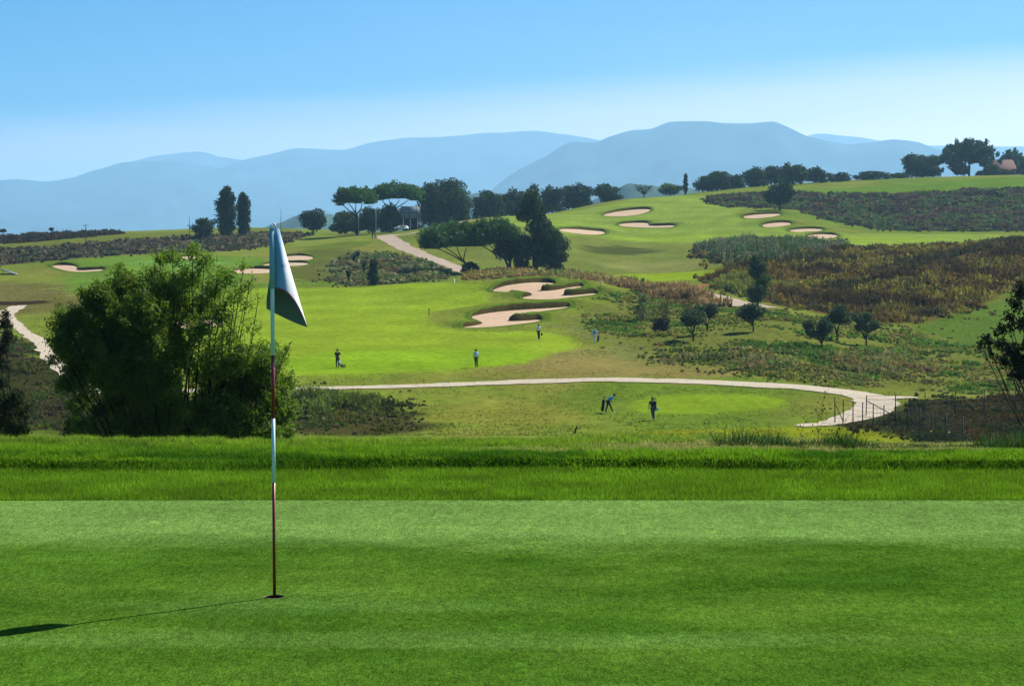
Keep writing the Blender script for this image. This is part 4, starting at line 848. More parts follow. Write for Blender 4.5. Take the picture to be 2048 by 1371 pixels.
# near turf: fringe and rough bank, real blades
def near_grass():
    n = 230000; y = RS.uniform(15.04, 17.02, n); x = RS.uniform(-1, 1, n) * (y * 0.45 + .8); c = np.array(alb(142, 192, 46)) * (0.45 + 1.1 * fbm(x * 2.2, y * 2.2, 3, 3) ** 1.0)[:, None] * (0.65 + 0.7 * RS.rand(n))[:, None]
    edge = smooth(0.12, 0, y - 15.04 + 0.04 * fbm(x * 9, y * 0, 8, 2)); z = base_z(x, y)
    V, Fc, Cc = blades(np.column_stack([x, y, z]), (0.018 + 0.02 * RS.rand(n)), 0.0022 + 0 * x, c, 0.9, 1.35)
    o = mesh_np('fringe_grass', V, Fc, M_blade, col=Cc); tag(o, 'short mown collar of grass behind the putting green', 'grass', kind='stuff')
    n = 560000; y = 16.98 + (21.0 - 16.98) * RS.rand(n) ** 1.0; x = RS.uniform(-1, 1, n) * (y * 0.45 + .8)
    f = fbm(x * 1.1, y * 2.0, 5, 4); g = fbm(x * 0.35 + 7, y * 0.9, 15, 3); yc = crest(x)
    bank = smooth(16.98, 17.15, y + 0.12 * (fbm(x * 2, y * 0, 4, 2) - .5)); h = (0.018 + 0.042 * f) * (0.55 + 0.45 * bank) * (0.7 + 0.6 * RS.rand(n))
    green = np.array(alb(142, 196, 40)); dark = np.array(alb(82, 140, 26)); yel = np.array(alb(186, 214, 84)); dry = np.array(alb(226, 212, 150)); blue = np.array(alb(120, 165, 96))
    c = dark + (green - dark) * smooth(0.35, 0.6, f)[:, None]; c = c + (yel - c) * (smooth(18.0, 19.4, y) * 0.5 * (0.5 + f))[:, None]
    dr = smooth(0.40, 0.56, g) * smooth(17.6, 18.3, y) * (1 - smooth(19.3, 19.7, y)) * smooth(-3.5, 0.8, x + 0 * y); c = c + (dry - c) * (dr * 0.85 * (RS.rand(n) < 0.8))[:, None]
    bl = smooth(19.2, 19.6, y) * smooth(-1, 2, x); c = c + (blue - c) * (bl * 0.6)[:, None]
    c = c * (0.4 + 1.2 * RS.rand(n))[:, None]; h = h * (0.6 + 0.9 * smooth(.3, .7, fbm(x * 7, y * 7, 27, 2))) * (1 - 0.35 * dr) * (1 + 0.5 * bl)
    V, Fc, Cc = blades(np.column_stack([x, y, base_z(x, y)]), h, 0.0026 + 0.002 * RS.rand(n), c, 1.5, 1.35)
    o = mesh_np('rough_bank_grass', V, Fc, M_blade, col=Cc); tag(o, 'thick rough grass on the rim behind the putting green', 'grass', kind='stuff')
    # taller weeds along the rim at the right
    n = 5200; x = 1.9 + 3.8 * RS.rand(n) ** 0.8; y = crest(x) - 0.35 + 0.5 * RS.rand(n); k = 0.35 + 0.9 * smooth(.35, .75, fbm(x * 1.3, x * 0, 44, 3))
    c = np.array(alb(70, 110, 50))[None] * (0.5 + 0.9 * RS.rand(n))[:, None]; pale = RS.rand(n) < 0.10; c[pale] = alb(140, 170, 130)
    V, Fc, Cc = blades(np.column_stack([x, y, base_z(x, y)]), (0.06 + 0.11 * RS.rand(n)) * k, 0.004 + 0.003 * RS.rand(n), c, 1.0, 1.2)
    o = mesh_np('rim_weeds', V, Fc, M_blade, col=Cc); tag(o, 'longer blue green weeds along the rim at the right', 'weeds', kind='stuff')
rough_turf(); near_grass()
# ------------------------------------------------------------------ flagstick in the cup
HX, HY = float(HOLE[0]), float(HOLE[1]); DP = math.hypot(HX, HY); ZG = -2.07
ztop = at(549, 452, DP)[2]
def pz(v): return at(549, v, DP)[2] - ZG
M_white = plain('pole_white', (0.62, 0.80, 0.80), 0.35, 0.5, var=0.06); M_red = plain('pole_red', (0.20, 0.018, 0.012), 0.35, 0.5, var=0.15)
fl = empty('golf_flagstick', (HX, HY, ZG), 'red and white banded flagstick with drooping flag standing in the hole', 'flagstick')
lev = [(-0.09, pz(964), M_red, .0092), (pz(964), pz(836), M_white, .0100), (pz(836), pz(710), M_red, .0105), (pz(710), pz(456), M_white, .0112)]
for a, b_, m_, r_ in lev: MB().tube([(0, 0, a), (0, 0, b_)], r_, 20).build('pole_band', m_, fl, True)
mb = MB().tube([(0, 0, pz(458)), (0.0, 0, pz(449))], [0.013, 0.011], 16); mb.tube([(0, 0, pz(450)), (0.012, 0, pz(446.5)), (0.022, 0, pz(455))], [0.006, 0.006, 0.004], 8); mb.build('finial', plain('tip', (0.75, 0.8, 0.8), .4), fl, True)
MB().tube([(0, 0, pz(577)), (0, .001, pz(520)), (0, 0, pz(457))], [.0165, .0155, .0145], 20).build('flag_sleeve', plain('sleeve_cloth', (0.22, 0.42, 0.50), .8, .1, var=.1), fl, True)  # teal sleeve: the cloth's bluish shade is put into its base colour
nt_, ns_ = 70, 90; V = np.zeros((nt_, 2 * ns_, 3)); Cc = np.zeros((nt_, 2 * ns_, 3))
for i in range(nt_):
    t = i / (nt_ - 1)
    Hh = np.array((548.0, 456 + 122 * t, 0.0)); Fo = np.array((559 + 56 * t ** 1.05, 458 + 196 * t, 0.02 + 0.09 * t)); Yb = np.array((551 - 18 * min(1, t * 1.15) ** 1.2, 460 + 157 * t, 0.02 + 0.10 * t))
    c1 = np.array((552 + 33 * t, 454 + 116 * t, -0.045 * (0.3 + t))); c2 = np.array((556 + 30 * t, 462 + 184 * t, 0.02 + 0.20 * t))
    for j in range(2 * ns_):
        if j < ns_: s = j / (ns_ - 1); q = (1 - s) ** 2 * Hh + 2 * s * (1 - s) * c1 + s * s * Fo
        else: s = (j - ns_ + 1) / ns_; q = (1 - s) ** 2 * Fo + 2 * s * (1 - s) * c2 + s * s * Yb
        q = q.copy(); q[2] += 0.006 * math.sin(s * 9 + t * 3) * t
        V[i, j] = at(q[0], q[1], DP + q[2]) - np.array((HX, HY, ZG))
        white = np.array((0.86, 0.87, 0.9)); blu = np.array((0.26, 0.46, 0.70)); teal = np.array((0.22, 0.42, 0.50))  # blu and teal put the bluish shade near the hoist into the cloth colour
        e = 560 + 14 * (q[1] - 460) / 125; w_ = smooth(e - 2 - 4 * t, e + 2 + 7 * t, q[0]) if j < ns_ else 1
        w2 = smooth(551 + 3 * t, 556 + 4 * t, q[0]); cl = (teal * (1 - w2) + blu * w2) * (1 - w_) + white * w_
        mk = max(0, 1 - abs(q[0] - 567) / 9) * max(0, 1 - abs(q[1] - 531) / 5) * (0.5 + 0.5 * math.sin(q[0] * 1.9) * math.sin(q[1] * 1.6)) if j < ns_ else 0
        cl = cl * (1 - mk) + np.array((0.05, 0.05, 0.30)) * mk
        if i > nt_ - 3 and j < ns_: cl = np.array((0.45, 0.12, 0.20))
        Cc[i, j] = cl
idx = np.arange(nt_ * 2 * ns_).reshape(nt_, 2 * ns_)
Fc = np.stack([idx[:-1, :-1], idx[1:, :-1], idx[1:, 1:], idx[:-1, 1:]], -1).reshape(-1, 4)
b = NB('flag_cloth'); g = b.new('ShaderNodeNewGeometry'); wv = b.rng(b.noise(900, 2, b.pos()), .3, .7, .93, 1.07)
cc_ = b.scale(b.mix(g.outputs['Backfacing'], b.attr(), (0.15, 0.18, 0.18)), wv); b.bump(b.noise(40, 3, b.pos()), 0.25, 0.004)  # inner face coloured darker, its shade painted into the base colour
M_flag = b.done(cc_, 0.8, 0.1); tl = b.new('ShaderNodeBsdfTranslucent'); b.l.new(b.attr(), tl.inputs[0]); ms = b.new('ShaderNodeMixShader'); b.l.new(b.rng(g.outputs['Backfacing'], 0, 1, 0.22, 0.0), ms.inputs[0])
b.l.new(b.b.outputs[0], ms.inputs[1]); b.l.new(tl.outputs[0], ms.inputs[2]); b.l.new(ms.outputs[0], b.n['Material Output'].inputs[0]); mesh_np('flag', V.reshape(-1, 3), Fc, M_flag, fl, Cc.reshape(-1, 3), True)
hc = empty('hole_cup', (HX, HY, ZG), 'dark round hole with a thin pale rim at the foot of the flagstick', 'golf hole')
n = 48; ang = np.linspace(0, 2 * math.pi, n, endpoint=False); rings = [(0.054, 0.0), (0.054, -0.018), (0.053, -0.10), (0.0, -0.10)]
def ringmesh(name, rs, mat):
    V = np.vstack([np.column_stack([r * np.cos(ang), r * np.sin(ang), ang * 0 + z]) for r, z in rs]); Fc = []
    for k in range(len(rs) - 1):
        for i in range(n): j = (i + 1) % n; Fc.append((k * n + i, k * n + j, (k + 1) * n + j, (k + 1) * n + i))
    return mesh_np(name, V, Fc, mat, hc, smooth_=True)
ringmesh('rim', [(0.0565, 0.002), (0.054, 0.003), (0.054, 0.0)], plain('rim', alb(150, 160, 110), .9)); ringmesh('soil_wall', [(0.054, 0.0), (0.054, -0.02)], plain('soil', (0.008, 0.007, 0.005), .95)); ringmesh('cup_liner', [(0.054, -0.02), (0.053, -0.10), (0.001, -0.10)], plain('liner', (0.012, 0.012, 0.012), .7))

# ------------------------------------------------------------------ golfers
def skin(name, vs, es, rad, mat, parent, root=0, sub=1):
    me = bpy.data.meshes.new(name); me.from_pydata([tuple(v) for v in vs], es, []); me.materials.append(mat)
    o = link(bpy.data.objects.new(name, me), parent); m = o.modifiers.new('Skin', 'SKIN'); m.use_smooth_shade = True
    if not me.skin_vertices: me.skin_vertices.new() if hasattr(me.skin_vertices, 'new') else None
    for i, r in enumerate(rad):
        r = r if isinstance(r, tuple) else (r, r); me.skin_vertices[0].data[i].radius = r
    me.skin_vertices[0].data[root].use_root = True
    s = o.modifiers.new('Sub', 'SUBSURF'); s.levels = sub; s.render_levels = sub
    return o
cols = {}
def cmat(key, c, rough=0.85):
    if key not in cols: cols[key] = plain('cloth_' + key, c, rough, 0.1, var=0.1)
    return cols[key]
SKINM = plain('skin', (0.36, 0.20, 0.13), 0.6, 0.3, var=0.05)
STAND = dict(pel=(0, 0, .95), che=(0, 0, 1.33), neck=(0, 0, 1.50), head=(0, 0, 1.60), top=(0, 0, 1.72), shl=(-.19, 0, 1.42), shr=(.19, 0, 1.42), ell=(-.25, .02, 1.13), elr=(.25, .02, 1.13),
             wrl=(-.26, .05, .88), wrr=(.26, .05, .88), hil=(-.09, 0, .92), hir=(.09, 0, .92), knl=(-.10, .03, .50), knr=(.10, .03, .50), anl=(-.10, 0, .08), anr=(.10, 0, .08), tol=(-.11, .16, .03), tor=(.11, .16, .03))
def person(u, v, label, J, hpx, shirt, trous, shoes=(0.03, 0.03, 0.03), hair=(0.012, 0.009, 0.007), cap=None, sleeves=True, hair_long=0):
    x, y = hit(u, v); D = math.hypot(x, y); z = float(base_z(x, y)); S = hpx * D / F / 1.74
    o = empty('person', (x, y, z), label, 'person', 'golfers on the course'); o.scale = (S, S, S)
    P = dict(STAND); P.update(J); P = {k: np.array(q, float) for k, q in P.items()}
    fwd = P['tol'] - P['anl']; fwd[2] = 0; fwd /= np.linalg.norm(fwd) + 1e-9
    mid = (P['pel'] + P['che']) / 2
    names = ['pel', 'mid', 'che', 'neck', 'head', 'top', 'shl', 'ell', 'wrl', 'shr', 'elr', 'wrr', 'hil', 'knl', 'anl', 'tol', 'hir', 'knr', 'anr', 'tor']
    P['mid'] = mid; rad = [(.13, .10), (.125, .09), (.15, .10), .05, (.078, .092), (.06, .07), .055, .042, .028, .055, .042, .028, .085, .055, .036, .03, .085, .055, .036, .03]
    E = [('pel', 'mid'), ('mid', 'che'), ('che', 'neck'), ('neck', 'head'), ('head', 'top'), ('che', 'shl'), ('shl', 'ell'), ('ell', 'wrl'), ('che', 'shr'), ('shr', 'elr'), ('elr', 'wrr'), ('pel', 'hil'), ('hil', 'knl'), ('knl', 'anl'), ('anl', 'tol'), ('pel', 'hir'), ('hir', 'knr'), ('knr', 'anr'), ('anr', 'tor')]
    vs = [P[k] for k in names]; es = [(names.index(a), names.index(b_)) for a, b_ in E]
    for side, (wr, el) in enumerate((('wrl', 'ell'), ('wrr', 'elr'))):      # palm, four fingers, thumb
        d = P[wr] - P[el]; d /= np.linalg.norm(d); ac = np.cross(d, (1, 0, 0)); ac /= np.linalg.norm(ac) + 1e-9
        pal = P[wr] + d * .08; vs.append(pal); rad.append((.036, .018)); ip = len(vs) - 1; es.append((names.index(wr), ip))
        for k, ln in enumerate((.075, .085, .08, .062)):
            a = pal + ac * (k - 1.5) * .019 + d * .02; b1 = a + d * ln * .55; c1 = b1 + (d * .7 + np.array((0.5 if side == 0 else -0.5, 0, 0))) * ln * .45
            for q, r in ((a, .010), (b1, .009), (c1, .008)): vs.append(q); rad.append(r)
            m = len(vs); es += [(ip, m - 3), (m - 3, m - 2), (m - 2, m - 1)]
        th = P[wr] + d * .03 + ac * .035; vs += [th, th + d * .035 + ac * .02]; rad += [.012, .010]; m = len(vs); es += [(names.index(wr), m - 2), (m - 2, m - 1)]
    hd = P['head'] + fwd * .095; vs.append(hd); rad.append(.014); es.append((4, len(vs) - 1))       # nose
    skin('body', vs, es, rad, SKINM, o)
    ear = MB(); sd = np.cross(fwd, (0, 0, 1))
    for s in (-1, 1): MB().ball(P['head'] + sd * .085 * s + fwd * -.005, (.014, .02, .03), 6, 5).build('ear', SKINM, o)
    eye = MB()
    for s in (-1, 1): MB().ball(P['head'] + sd * .032 * s + fwd * .085 + np.array((0, 0, .015)), .012, 6, 4).build('eye', cmat('eye', (.02, .02, .02)), o)
    hr = MB(); c = (P['head'] + P['top']) / 2 - fwd * .02
    if cap is None:
        hr.ball(c + np.array((0, 0, .0)), (.102, .108, .105), 12, 8)
        if hair_long: hr.ball(c - fwd * .05 + np.array((0, 0, -.1)), (.09, .07, .12), 10, 7)
        hr.build('hair', cmat('h%.3f' % hair[0], hair), o, True)
    else:
        hr.ball(c + np.array((0, 0, .015)), (.106, .112, .09), 12, 8); hr.ball(c + fwd * .11 - np.array((0, 0, .01)), (.07, .07, .012), 10, 5); hr.build('cap', cmat('c%.3f%.3f' % cap[:2], cap), o, True)
    el2l = P['shl'] + (P['ell'] - P['shl']) * .85; el2r = P['shr'] + (P['elr'] - P['shr']) * .85
    skin('shirt', [P['pel'] + (0, 0, .02), mid, P['che'], P['neck'] - (P['neck'] - P['che']) * .25, P['shl'], el2l, P['shr'], el2r], [(0, 1), (1, 2), (2, 3), (2, 4), (4, 5), (2, 6), (6, 7)],
         [(.155, .12), (.15, .115), (.175, .125), (.07, .065), .078, .062, .078, .062], cmat('s%.3f%.3f%.3f' % shirt, shirt), o)
    skin('trousers', [P['pel'], P['hil'], P['knl'], P['anl'], P['hir'], P['knr'], P['anr']], [(0, 1), (1, 2), (2, 3), (0, 4), (4, 5), (5, 6)], [(.15, .118), .102, .074, .056, .102, .074, .056], cmat('t%.3f%.3f%.3f' % trous, trous), o)
    for an, to in (('anl', 'tol'), ('anr', 'tor')):
        skin('shoe', [P[an] - (0, 0, .03), (P[an] + P[to]) / 2 - (0, 0, .01), P[to]], [(0, 1), (1, 2)], [.05, .048, .042], cmat('sh%.3f' % shoes[0], shoes), o)
    return o, S, z, x, y
def golf_bag(p, label, tilt, az, length=0.9, col=(0.01, 0.01, 0.012), pale=None, trolley=False, sc_=1.0, name='golf_bag'):
    o = empty(name, p, label, 'golf trolley' if trolley else 'golf bag'); o.scale = (sc_,) * 3
    d = np.array((math.sin(tilt) * math.cos(az), math.sin(tilt) * math.sin(az), math.cos(tilt))); b0 = np.array((0, 0, .10 if trolley else .12)); t = b0 + d * length
    m_ = cmat('bag%.3f' % col[0], col)
    MB().tube([b0, b0 + d * .1, b0 + d * length * .5, t], [.11, .13, .12, .14], 12).build('bag', m_, o, True)
    if pale: MB().tube([b0 + d * .2 + (0, -.09, 0), b0 + d * .62 + (0, -.10, 0)], [.09, .09], 10).build('pocket', cmat('pale%.2f' % pale[0], pale), o, True)
    for q in range(6):
        a = q * 1.05; e = t + d * (.16 + .05 * (q % 3)) + np.array((math.cos(a) * .08, math.sin(a) * .06, 0)); mb = MB(); mb.tube([t - d * .1, e], [.007, .006], 5); mb.ball(e, (.045, .03, .03), 7, 5); mb.build('club', cmat('club', (.12, .12, .13), .4), o, True)
    if trolley:
        MB().tube([b0 - d * .05, t - d * .1 + (-.12, 0, 0), t + d * .25 + (-.22, 0, 0)], .014, 6).build('handle', cmat('metal', (.1, .1, .1), .4), o)
        for s in (-1, 1):
            w_ = MB(); an = np.linspace(0, 2 * math.pi, 17); w_.tube(np.column_stack([.14 * np.cos(an) + .18, an * 0 + s * .24, .14 * np.sin(an) + .14]), .022, 6)
            for q in range(4): a = q * math.pi / 4; w_.tube([(.18 - .13 * math.cos(a), s * .24, .14 - .13 * math.sin(a)), (.18 + .13 * math.cos(a), s * .24, .14 + .13 * math.sin(a))], .006, 4)
            w_.build('wheel', cmat('tyre', (.015, .015, .015)), o)
        MB().tube([(.18, -.24, .14), (.18, .24, .14)], .012, 6).tube([(.18, 0, .14), b0], .015, 6).build('axle', cmat('metal', (.1, .1, .1)), o)
    else: mb = MB(); mb.tube([b0 + d * .15 + (0, .1, 0), b0 + d * length * .5 + (.1, .22, .1), t + (0, .1, 0)], .015, 5); mb.build('strap', m_, o)
    return o
def side(o, dx, dy=0.0):
    S = o.scale[0]; x = o.location[0] + dx * S; y = o.location[1] + dy * S; return (x, y, float(base_z(x, y)) + .01)
BLK = (0.008, 0.009, 0.014); NAVY = (0.010, 0.012, 0.025); LB = (0.30, 0.62, 0.80); WB = (0.68, 0.78, 0.82); BL = (0.04, 0.34, 0.78)
o, S, z, x, y = person(675, 735, 'golfer in dark clothes standing beside a pale trolley bag on the fairway', dict(wrr=(.28, -.1, 1.0), elr=(.27, .0, 1.14), wrl=(-.16, -.16, 1.0), ell=(-.24, -.02, 1.13)), 37, BLK, NAVY, cap=(0.02, 0.03, 0.02))
golf_bag(side(o, .42), 'pale golf bag leaning on a black trolley beside the golfer in dark clothes', -.45, 0, .85, (0.03, 0.05, 0.05), (0.55, 0.68, 0.60), True, S, 'golf_trolley')
o, *_ = person(952, 735, 'golfer in light blue and white shirt and dark trousers walking away across the fairway alone', dict(knl=(-.06, .08, .50), anl=(-.03, -.06, .10), knr=(.10, .10, .50), anr=(.12, .05, .08), tol=(-.03, .10, .03), tor=(.13, .21, .03), elr=(.27, -.06, 1.15)), 37, LB, BLK)
MB().ball((0.09, -.10, 1.34), (.13, .06, .20), 10, 8).build('shoulder_panel', cmat('wh', (0.8, 0.85, 0.85)), o, True)
o, *_ = person(1077, 679, 'golfer in pale shirt and black trousers near the lower bunker, carrying a small dark bag', dict(knl=(-.04, .08, .50), anl=(.02, -.02, .10), knr=(.10, .06, .50), anr=(.10, .03, .08), tol=(.02, .14, .03), tor=(.11, .2, .03), elr=(.27, -.02, 1.15), wrr=(.30, .0, .92)), 31, WB, BLK)
p = side(o, .36); S = o.scale[0]; hb = empty('hand_bag', (p[0], p[1], p[2] + .52 * S), 'small dark bag in the hand of the golfer near the lower bunker', 'bag')
MB().ball((0, 0, .08), (.14, .08, .13), 9, 6).build('pouch', cmat('blk', (.008, .008, .01)), hb, True); MB().tube([(-.06, 0, .18), (-.03, 0, .30), (.03, 0, .30), (.06, 0, .18)], .012, 5).build('handle', cmat('blk', (.008, .008, .01)), hb)
o, S, *_ = person(1189, 685, 'golfer in blue shirt, green cap and white trousers walking off the fairway edge', dict(head=(-.02, .03, 1.60), knl=(-.07, .08, .50), anl=(-.04, -.06, .10), knr=(.06, .10, .50), anr=(.08, .05, .08), tol=(-.03, .10, .03), tor=(.09, .21, .03), elr=(.27, -.08, 1.18), wrr=(.30, -.14, .96)), 28, BL, (0.72, 0.78, 0.85), cap=(0.05, 0.42, 0.20))
golf_bag(side(o, .40), 'dark golf bag beside the golfer in blue shirt and white trousers', .15, 0, .75, (0.012, 0.02, 0.04), None, False, S)
o, S, *_ = person(1219, 825, 'golfer in bright blue shirt bending forward beside a black bag near the practice green', dict(pel=(-.12, 0, .92), che=(.14, .0, 1.20), neck=(.28, 0, 1.33), head=(.37, 0, 1.38), top=(.45, 0, 1.46), shl=(.12, .18, 1.26), shr=(.18, -.18, 1.22), ell=(.18, .20, 1.00), elr=(.16, -.20, .96), wrl=(.10, .16, .80), wrr=(.02, -.16, .78),
    hil=(-.12, .09, .90), hir=(-.12, -.09, .90), knl=(.10, .10, .50), knr=(-.20, -.10, .50), anl=(.26, .10, .08), anr=(-.34, -.10, .08), tol=(.44, .10, .04), tor=(-.18, -.10, .04)), 44, BL, BLK, shoes=(.75, .75, .75))
golf_bag(side(o, -.58), 'black golf bag standing behind the bending golfer', .14, 0, .92, (0.009, 0.012, 0.010), None, False, S)
o, S, *_ = person(1305, 840, 'golfer in black top walking towards the practice green with a pale towel at the hip', dict(pel=(.0, 0, .95), knl=(-.03, .06, .52), anl=(.06, -.05, .10), knr=(.10, .02, .50), anr=(.13, .05, .08), tol=(.08, -.2, .03), tor=(.14, -.10, .03), ell=(-.27, .0, 1.15), wrl=(-.28, -.02, .88), elr=(.27, 0, 1.15), wrr=(.27, -.05, .92)), 46, BLK, (0.06, 0.09, 0.08), hair_long=1)
p = side(o, .36); tw = empty('towel', (p[0], p[1], p[2] + .72 * S), 'pale green towel hanging at the hip of the golfer in black', 'towel'); b_ = MB().ball((0, 0, .12), (.13, .04, .15), 9, 6); b_.tube([(-.02, 0, .2), (-.06, 0, .30)], .012, 5); b_.build('cloth', cmat('tw', (.30, .62, .50)), tw, True)
p = side(o, .12, .16); golf_bag((p[0], p[1], p[2] + .55 * S), 'black golf bag slung on the back of the golfer near the practice green', .1, 0, .72, (0.008, 0.008, 0.010), None, False, S)
o, S, *_ = person(745, 476, 'tiny dark golfer pushing a trolley where the pink track tops the ridge', dict(che=(.06, 0, 1.33), neck=(.10, 0, 1.48), head=(.13, 0, 1.58), top=(.15, 0, 1.69), wrl=(.40, .1, 1.0), wrr=(.40, -.1, 1.0), ell=(.2, .15, 1.08), elr=(.2, -.15, 1.08), anl=(.2, .1, .08), anr=(-.2, -.1, .08), tol=(.35, .1, .04), tor=(-.06, -.1, .04)), 14, BLK, BLK)
golf_bag(side(o, .75), 'tiny dark golf trolley in front of the golfer on the ridge', -.3, 0, .85, (0.010, 0.010, 0.010), None, True, S * 1.1, 'golf_trolley')

# ------------------------------------------------------------------ fence, masts, sign, car, house, small things
M_post = plain('post', (0.016, 0.018, 0.016), 0.8); M_wire = plain('wire', (0.02, 0.022, 0.02), 0.6); M_steel = plain('steel', (0.42, 0.44, 0.45), 0.5); M_dkst = plain('dark_metal', (0.05, 0.055, 0.06), 0.6)
def fence(posts, label, brace=None):
    pp = []
    for u, vt, vb in posts:
        x, y = hit(u, min(vb, 868)) if vb < 866 else at(u, vb, 143 - (vb - 866) * 1.6)[:2]
        D = math.hypot(x, y); z = float(base_z(x, y)); pp.append((x, y, z, at(u, vt, D)[2]))
    o = empty('wire_fence', (pp[0][0], pp[0][1], pp[0][2]), label, 'fence'); off = np.array((pp[0][0], pp[0][1], pp[0][2]))
    for x, y, z, zt in pp: MB().tube([np.array((x, y, z - .3)) - off, np.array((x + RS.normal() * .02, y, zt)) - off], [.045, .04], 6).build('post', M_post, o)
    wm = MB()
    for k in (0.2, 0.4, 0.6, 0.8, 0.96): wm.tube([np.array((x, y, z + (zt - z) * k)) - off for x, y, z, zt in pp], .007, 4)
    for i in range(len(pp) - 1):
        a = np.array(pp[i]); b2 = np.array(pp[i + 1]); m = int(np.hypot(*(b2 - a)[:2]) / .3)
        for q in range(1, m): r = a + (b2 - a) * q / m; wm.tube([np.array((r[0], r[1], r[2])) - off, np.array((r[0], r[1], r[2] + (r[3] - r[2]) * .95)) - off], .004, 3)
    w_ = wm.build('wire', M_wire, o)
    a = np.array(pp[0]); b2 = np.array(pp[1]); MB().tube([a[:3] + (0, 0, (a[3] - a[2]) * .75) - off, b2[:3] + (0, 0, .2) - off], .035, 5).build('brace', M_post, o)
fence([(1670,793,846),(1686,798,848),(1706,801,849),(1725,804,851),(1746,807,852),(1768,810,854),(1791,810,858),(1815,814,862),(1840,815,868),(1864,821,872),(1892,826,877),(1925,832,884)], 'nearer run of wire fence with dark posts, starting beside the sandy track end')
fence([(1732,790,832),(1791,788,838),(1850,784,832),(1910,780,828),(1968,776,826),(2030,774,826),(2090,772,826)], 'farther run of wire fence with taller spaced posts in front of the olive slope')
def mast(u, vt, vb, D, label, r=.09, col=M_dkst, arms=True, name='utility_pole', cat='pole'):
    x, y, _ = at(u, vb, D); z = float(base_z(x, y)) - .2; H = at(u, vt, D)[2] - z
    o = empty(name, (x, y, z), label, cat); MB().tube([(0, 0, 0), (0, 0, H)], [r * 1.2, r * .7], 8).build('post', col, o)
    if arms:
        a = MB(); a.box((0, 0, H - .4), (1.5, .1, .1))
        for s in (-.65, 0, .65): a.tube([(s, 0, H - .35), (s, 0, H - .05)], [.05, .04], 6)
        a.build('crossarm', col, o)
    return o
mast(172, 448, 487, 545, 'thin dark utility pole on the left hillside, left of the cypresses', .11)
mast(379, 433, 481, 555, 'thin dark pole just left of the round tree by the cypresses', .10, arms=False)
mast(562, 418, 470, 620, 'thin dark pole rising behind the top of the flag', .09, arms=False)
mast(752, 409, 466, 545, 'pale slanting post between the two umbrella pines', .07, M_steel, False, 'pale_post')
mast(717, 425, 468, 552, 'thin pale post beside the trunk of the left umbrella pine', .04, M_steel, False, 'pale_post')
mast(840, 407, 436, 548, 'short pale post at the right edge of the road sign', .10, M_steel, False, 'pale_post')
# road sign seen from behind
D = 545; x, y, _ = at(821, 458, D); z = float(base_z(x, y)); zt = at(821, 413, D)[2] - z; zb_ = at(821, 437, D)[2] - z
o = empty('road_sign', (x, y, z), 'back of a large grey road sign on three posts between pine and big tree', 'road sign'); wd = 38 * D / F
MB().box((0, 0, (zt + zb_) / 2), (wd, .06, zt - zb_)).build('panel', plain('sign_back', (0.16, 0.20, 0.24), 0.6), o)
fr = MB()
for s in (-.5, -.06, .34, .5): fr.box((s * wd, -.08, (zt + zb_) / 2), (.14, .08, zt - zb_ + .1))
for s in (zt, zb_, (zt + zb_) / 2): fr.box((0, -.07, s), (wd + .1, .07, .10))
fr.build('frame', M_dkst, o)
for s in (-.37, 0, .38): MB().box((s * wd, -.16, zb_ / 2 - .2), (.20, .12, zb_ + .4)).build('post', M_steel, o)
# white car
D = 562; x, y, _ = at(803, 458, D); zc = at(803, 461, D)[2]; o = empty('parked_car', (x, y, zc), 'small white car half hidden by the ridge below the road sign', 'car', rz=0.15)
prof_ = [(-2.0, .35), (-2.05, .75), (-1.9, .95), (-1.2, 1.02), (-.55, 1.42), (.7, 1.46), (1.35, 1.40), (1.95, 1.0), (2.02, .7), (1.98, .35)]
def extr(pr, y0, y1, inset=0):
    n = len(pr); V = [(a, y0 + (inset if b > 1.05 else 0), b) for a, b in pr] + [(a, y1 - (inset if b > 1.05 else 0), b) for a, b in pr]
    return V, [tuple(range(n))[::-1], tuple(range(n, 2 * n))] + [(i, (i + 1) % n, n + (i + 1) % n, n + i) for i in range(n)]
m_ = MB(); m_.add(*extr(prof_, -.85, .85, .15)); m_.build('body', plain('car_paint', (.75, .77, .78), .25, .5, var=.02), o)
gl = plain('car_glass', (.01, .015, .02), .1, .6, var=.02); g_ = MB()
for s in (-1, 1): V_ = [(-1.0, s * .80, 1.04), (-.5, s * .715, 1.36), (.65, s * .715, 1.39), (1.25, s * .74, 1.32), (1.5, s * .80, 1.04)]; V_ = [(a, b_ + s * .03, c_) for a, b_, c_ in V_]; MB().add(V_ + [(a, b_ - s * .02, c_) for a, b_, c_ in V_], [(0, 1, 2, 3, 4), (9, 8, 7, 6, 5)] + [(i, (i + 1) % 5, 5 + (i + 1) % 5, 5 + i) for i in range(5)]).build('side_window', gl, o)
for sx_ in (-1.25, 1.3):
    for s in (-1, 1): MB().tube([(sx_, s * .70, .32), (sx_, s * .88, .32)], .32, 14).build('wheel', cmat('tyre', (.015, .015, .015)), o)
